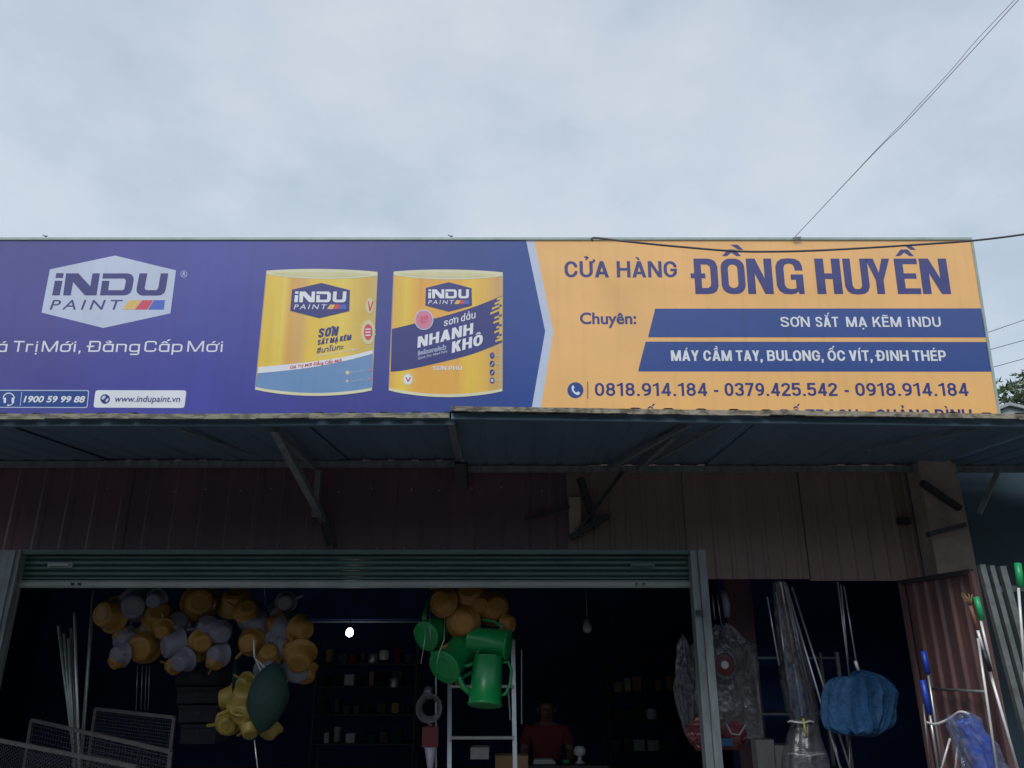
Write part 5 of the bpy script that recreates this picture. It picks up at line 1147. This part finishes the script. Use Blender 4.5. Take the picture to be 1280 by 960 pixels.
b = crumple(U(858, 860, 6.2), .08, .06, .75, 12, amp=.2); single('plastic_bag', b, 'film', 'narrow clear plastic bag left of the grey post', 'plastic bag')
b = MB(); pts = [U(908, 905, 5.93), U(914, 917, 5.92), U(924, 919, 5.92), U(932, 906, 5.93)]; b.tube(pts, .006, 6); single('bag_handle', b, 'white', 'white loop handle on the dark red packets', 'handle')
b = MB(); p = U(909, 927, 6.0); b.box((p.x-.04, p.y, p.z-.03), (p.x+.04, p.y+.04, p.z+.02)); single('packet', b, 'bluecloth', 'small teal packet under the dark red packets', 'packet')
b = MB(); b.tube([U(904, 738, 6.3), U(908, 755, 6.3), U(909, 772, 6.3)], [.022, .03, .024], 10); single('light_tube', b, 'white', 'short white roll hanging above the big plastic bag', 'roll')
b = MB()
for a_, c_ in (((890, 742), (894, 775)), ((896, 742), (902, 782)), ((886, 745), (888, 770))): b.tube([U(*a_, 6.3), U(*c_, 6.3)], .004, 5)
single('cane', b, 'alu', 'thin canes hanging left of the white roll', 'cane')
# wrapped bundle
wb = thing('wrapped_pole_bundle', 'bundle of poles wrapped in clear plastic, tied twice, leaning in the right bay', 'pole bundle', U(1008, 958, 5.9))
path = [(974, 726, 15, 6.05), (980, 760, 19, 6.02), (988, 800, 25, 6.0), (997, 850, 32, 5.97), (1004, 890, 31, 5.95), (1007, 903, 26, 5.95), (1006, 925, 34, 5.92), (1008, 945, 42, 5.9), (1010, 975, 48, 5.9)]
b = MB(); vs = []; n = 30; r_ = random.Random(8)
for (px, py, w_, Y_) in path:
    c_ = U(px, py, Y_); hw = w_/2*Y_/cP/F
    for k in range(n):
        a = 2*math.pi*k/n; f = 1 + .13*math.sin(7*a) + .09*math.sin(11*a+1) + r_.uniform(-.04, .04); vs.append(c_ + Vector((hw*math.cos(a)*f, hw*.6*math.sin(a)*f, 0)))
b.add(vs, [(i*n+k, (i+1)*n+k, (i+1)*n+(k+1) % n, i*n+(k+1) % n) for i in range(len(path)-1) for k in range(n)], True); b.build('wrap', 'film', wb)
for i, (a_, c_, m) in enumerate((((972, 730), (996, 880), 'film_blue'), ((976, 728), (1003, 895), 'whiterod'), ((980, 728), (1014, 895), 'alu'), ((970, 740), (990, 890), 'alu'), ((983, 735), (1018, 890), 'alu'), ((987, 828), (998, 895), 'bluegrip'), ((993, 830), (1006, 895), 'bluegrip'), ((975, 733), (992, 830), 'bamboo'))):
    b = MB(); b.tube([U(*a_, 6.0), U(*c_, 5.93)], .007 if m != 'bluegrip' else .016, 6); b.build('pole', m, wb)
for yy, hw, x_ in ((902, .09, 1001), (942, .13, 1008)):
    c_ = U(x_, yy, 5.93); b = MB(); b.tube([c_ + Vector((hw*math.cos(a*.5236), hw*.62*math.sin(a*.5236), .006*math.sin(a*2))) for a in range(13)], .006, 6, False); b.build('tie', 'whiterod', wb)
b = MB(); b.tube([U(1004, 898, 5.84), U(1006, 910, 5.83), U(1008, 920, 5.84)], .007, 6); b.build('yellow_tie', 'yellowtie', wb)
for a_, c_, r_, m, lb in (((959, 746, 5.9), (974, 832, 5.9), .006, 'alu', 'bright short rod left of the wrapped bundle'), ((983, 732, 5.85), (1040, 925, 5.8), .007, 'alu', 'long rod leaning right of the wrapped bundle'), ((990, 734, 5.85), (1048, 915, 5.8), .008, 'steel', 'second long rod, further right of the wrapped bundle')):
    p0_, p1_ = U(*a_), U(*c_); p1_ = p0_ + (p1_-p0_)*(1 if 'short' in lb else 1.5); b = MB(); b.tube([p0_, p1_], r_, 8); single('rod', b, m, lb, 'rod')
# blue net with its poles
bn = thing('landing_net', 'blue cloth nets bunched on three thin metal poles', 'net', U(1072, 918, 5.8))
for a_, c_ in (((1047, 727), (1063, 856)), ((1051, 731), (1060, 826)), ((1055, 733), (1072, 838)), ((1060, 905), (1064, 990)), ((1040, 912), (1056, 990))):
    b = MB(); b.tube([U(*a_, 5.85), U(*c_, 5.8)], .0055, 6); b.build('pole', 'alu' if a_[1] < 800 else 'steel', bn)
b = MB(); b.tube([U(1069, 826, 5.78), U(1073, 838, 5.78)], .012, 8); b.build('clip', 'whiterod', bn)
def drape(rows_, Y_, dep, seed, folds=9, amp=.07, n=54):
    """cloth hanging in folds: rows of (centre px, py, half width px)"""
    r_ = random.Random(seed); ph = [r_.uniform(0, 6.28) for _ in range(4)]; b = MB(); vs = []
    R2 = smooth([tuple(map(float, q_)) for q_ in rows_], 4)
    for j, (px, py, hw) in enumerate(R2):
        c_ = U(px, py, Y_); h_ = hw*Y_/cP/F; t = j/len(R2)
        for k in range(n):
            a_ = 2*math.pi*k/n; f = 1 + amp*(.5+t)*(math.sin(folds*a_+ph[0]+1.5*t) + .5*math.sin((folds*2-3)*a_+ph[1]-2*t) + .4*math.sin(4*a_+5*t+ph[2])) + r_.uniform(-.022, .022)
            vs.append(c_ + Vector((h_*math.cos(a_)*f, dep*min(1, h_/.1)*math.sin(a_)*f, .012*math.sin(folds*a_+ph[3])*t)))
    m_ = len(R2); b.add(vs, [(i*n+k, (i+1)*n+k, (i+1)*n+(k+1) % n, i*n+(k+1) % n) for i in range(m_-1) for k in range(n)], False); return b
drape([(1074, 837, 4), (1081, 843, 15), (1086, 852, 22), (1089, 864, 27), (1087, 874, 28), (1088, 888, 25), (1084, 900, 27), (1083, 910, 22), (1078, 917, 14), (1078, 919, 2)], 5.85, .10, 5, 11, .11).build('net', 'bluecloth', bn)
drape([(1064, 845, 12), (1061, 850, 20), (1059, 862, 24), (1059, 880, 25), (1061, 898, 27), (1064, 910, 25), (1066, 916, 14), (1066, 918, 2)], 5.74, .07, 8, 8, .09).build('net', 'bluecloth', bn)

# red corrugated door swung out
dl, dr = U(1131, 728, 5.75), U(1219, 711, 5.0); dd = thing('sheet_door', 'rusty red corrugated sheet door in a steel frame, swung open', 'door', (dl.x, dl.y, FZ))
ex = Vector((dr.x-dl.x, dr.y-dl.y, 0)); Wd = ex.length; ex.normalize(); nn = Vector((ex.y, -ex.x, 0)); zt = dl.z
b = MB(); K = 6; prof = []
for i in range(K):
    for t, d in ((0, 0), (.66, 0), (.74, .018), (.9, .018)): prof.append(((i+t)/K*Wd, d))
prof.append((Wd, 0)); m_ = len(prof)
for th in (0, -.004):
    b.add([Vector((dl.x, dl.y, z_)) + ex*t + nn*(d+th) for z_ in (FZ+.05, zt-.01) for t, d in prof], [(i, i+1, m_+i+1, m_+i) if th == 0 else (i+1, i, m_+i, m_+i+1) for i in range(m_-1)])
b.build('corrugated_sheet', 'redsheet', dd)
o_ = Vector((dl.x, dl.y, 0)) + nn*.03
for nm, a_, c_ in (('frame_bar', (0, FZ+.03), (0, zt)), ('frame_bar', (Wd, FZ+.03), (Wd, zt)), ('frame_bar', (0, zt), (Wd, zt)), ('frame_bar', (.0, FZ+.05), (Wd, FZ+.05))):
    b = MB(); b.bar(o_+ex*a_[0]+Vector((0, 0, a_[1])), o_+ex*c_[0]+Vector((0, 0, c_[1])), .03, .03, nn); b.build(nm, 'steel_dark' if a_[1] == c_[1] else 'redsheet', dd)
zr = Z(1180, 862, 5.4); b = MB(); b.tube([o_+ex*.12+nn*.02+Vector((0, 0, zr)), o_+ex*(Wd-.05)+nn*.02+Vector((0, 0, zr))], .009, 8); b.build('cross_rod', 'steel', dd)

# galvanised tubes at the right
for i, (a_, w_, Y_, lb) in enumerate(((1229, .035, 4.95, 'first galvanised tube right of the red sheet door'), (1241, .03, 4.95, 'second galvanised tube right of the red sheet door'), (1254, .038, 4.95, 'third and widest galvanised tube at the right edge'))):
    p = U(a_, 720, Y_); lean = .02*i; b = MB(); zt_ = Z(a_, 706+i, Y_); pp = Vector((p.x, Y_, zt_)); b.bar(pp, Vector((p.x+.10+lean*0, Y_-.05, FZ)), w_, w_, (0, 1, 0)); single('steel_tube', b, 'steel', lb, 'tube', 'galvanised tubes leaning at the right')
# tool handles
def handle(segs, Y_, lb, cat='handle', name='tool_handle'):
    (a0, b0) = segs[0][0]; r = thing(name, lb, cat, U(*segs[-1][1], Y_))
    for (a_, c_, r_, m, nm) in segs:
        b = MB(); b.tube([U(*a_, Y_), U(*c_, Y_)], r_, 10); b.build(nm, m, r)
    return r
handle([((1220, 746), (1227.5, 775), .017, 'greengrip', 'grip'), ((1226, 776), (1240, 838), .007, 'whiterod', 'rod'), ((1237.5, 840), (1272, 960), .0075, 'whiterod', 'rod'), ((1272, 960), (1284, 1000), .0075, 'whiterod', 'rod')], 4.75, 'long white pole with a green grip in front of the galvanised tubes')
handle([((1222, 788), (1229.5, 813), .008, 'whiterod', 'rod'), ((1229.5, 813), (1238, 839), .014, 'blackgrip', 'grip')], 4.72, 'short white pole ending in a black grip')
handle([((1222.5, 798), (1246, 960), .007, 'whiterod', 'rod'), ((1246, 960), (1252, 1000), .007, 'whiterod', 'rod')], 4.78, 'plain white pole leaning against the red sheet door')
handle([((1272, 704), (1276, 734), .02, 'greengrip', 'grip'), ((1273, 735), (1281, 840), .0075, 'whiterod', 'rod'), ((1281, 840), (1290, 1000), .0075, 'whiterod', 'rod')], 4.7, 'white pole with a green grip at the far right edge')
handle([((1154, 814), (1160, 842), .018, 'bluegrip', 'grip'), ((1160, 842), (1178, 960), .008, 'alu', 'rod'), ((1178, 960), (1184, 1000), .008, 'alu', 'rod')], 5.3, 'metal pole with a blue grip, taller of the pair before the red door')
handle([((1153, 850), (1162, 892), .018, 'bluegrip', 'grip'), ((1162, 892), (1173, 960), .009, 'alu', 'rod'), ((1173, 960), (1180, 1000), .009, 'alu', 'rod')], 5.25, 'metal pole with a blue grip, lower of the pair before the red door')
handle([((1154, 880), (1163, 960), .007, 'steel', 'rod'), ((1163, 960), (1168, 1000), .007, 'steel', 'rod')], 5.35, 'plain thin rod left of the blue gripped poles')
handle([((1187.5, 923), (1177, 960), .006, 'whiterod', 'rod'), ((1177, 960), (1168, 990), .006, 'whiterod', 'rod')], 5.0, 'white rod leaning left at the foot of the red door')
handle([((1198, 905), (1197, 928), .016, 'bluecloth', 'grip'), ((1197, 929), (1194.5, 960), .006, 'whiterod', 'rod'), ((1194.5, 960), (1192, 990), .006, 'whiterod', 'rod')], 5.0, 'white rod with a light blue grip at the foot of the red door')
# straw brush
br = thing('straw_brush', 'brown handled brush with straw bristles upward beside the green grip', 'brush', U(1224, 790, 4.8)); b = MB(); b.tube([U(1213, 757, 4.8), U(1223, 790, 4.8)], [.012, .010], 8); b.build('handle', 'bamboo', br)
b = MB(); r_ = random.Random(2); p0_ = U(1213, 757, 4.8)
for i in range(26): e_ = U(1208 + r_.uniform(-7, 8), 741 + r_.uniform(0, 10), 4.8 + r_.uniform(-.04, .04)); b.tube([p0_ + Vector((r_.uniform(-.008, .008), 0, 0)), e_], .0018, 4)
tag(b.build('bristles', 'straw', br), kind='stuff')
# blue wrapped umbrellas
ub = thing('umbrella_bundle', 'folded blue umbrellas in clear plastic at the foot of the red door', 'umbrellas', U(1230, 960, 4.9))
for i, (a_, m_p, c_, r0_) in enumerate((((1200, 900), (1215, 930), (1228, 985), .03), ((1210, 897), (1228, 925), (1246, 985), .034), ((1206, 903), (1220, 940), (1236, 985), .03))):
    P = [U(*a_, 4.9-.02*i), U(*m_p, 4.88-.02*i), U(*c_, 4.86-.02*i)]; P = [Vector(v) for v in smooth([tuple(p) for p in P], 6)]
    b = MB(); b.tube(P, [r0_*(.7+.5*math.sin(math.pi*min(1, k/len(P)+.1)))*(1+.12*math.sin(k*2.1+i)) for k in range(len(P))], 9); b.build('umbrella', 'bluegrip', ub)
b = MB(); vs = []; n = 26; r_ = random.Random(31); path = [(1196, 893, 24), (1204, 903, 34), (1212, 918, 34), (1222, 938, 42), (1232, 965, 48), (1238, 990, 50)]
for (px, py, w_) in path:
    c_ = U(px, py, 4.86); hw = w_/2*5/F
    for k in range(n): a = 2*math.pi*k/n; f = 1+.16*math.sin(6*a+px)+r_.uniform(-.1, .1); vs.append(c_+Vector((hw*math.cos(a)*f, hw*.6*math.sin(a)*f, hw*.3*math.cos(a))))
b.add(vs, [(i*n+k, (i+1)*n+k, (i+1)*n+(k+1) % n, i*n+(k+1) % n) for i in range(len(path)-1) for k in range(n)], False); b.build('wrap', 'film_blue', ub)
b = MB(); b.tube([Vector(v) for v in smooth([tuple(U(*p)) for p in ((1158, 903, 5.2), (1170, 905, 5.1), (1186, 899, 5.0), (1200, 890, 4.9), (1212, 893, 4.85))], 5)], .008, 7); single('tie_strap', b, 'whiterod', 'pale strap tying the blue gripped poles to the umbrellas', 'strap')
# dim goods further right behind the tubes
b = MB(); p = U(1262, 738, 5.6); b.bar(U(1240, 737, 5.6), U(1290, 735, 5.6), .03, .04); single('rail', b, 'steel', 'pale rail seen between the galvanised tubes', 'rail')
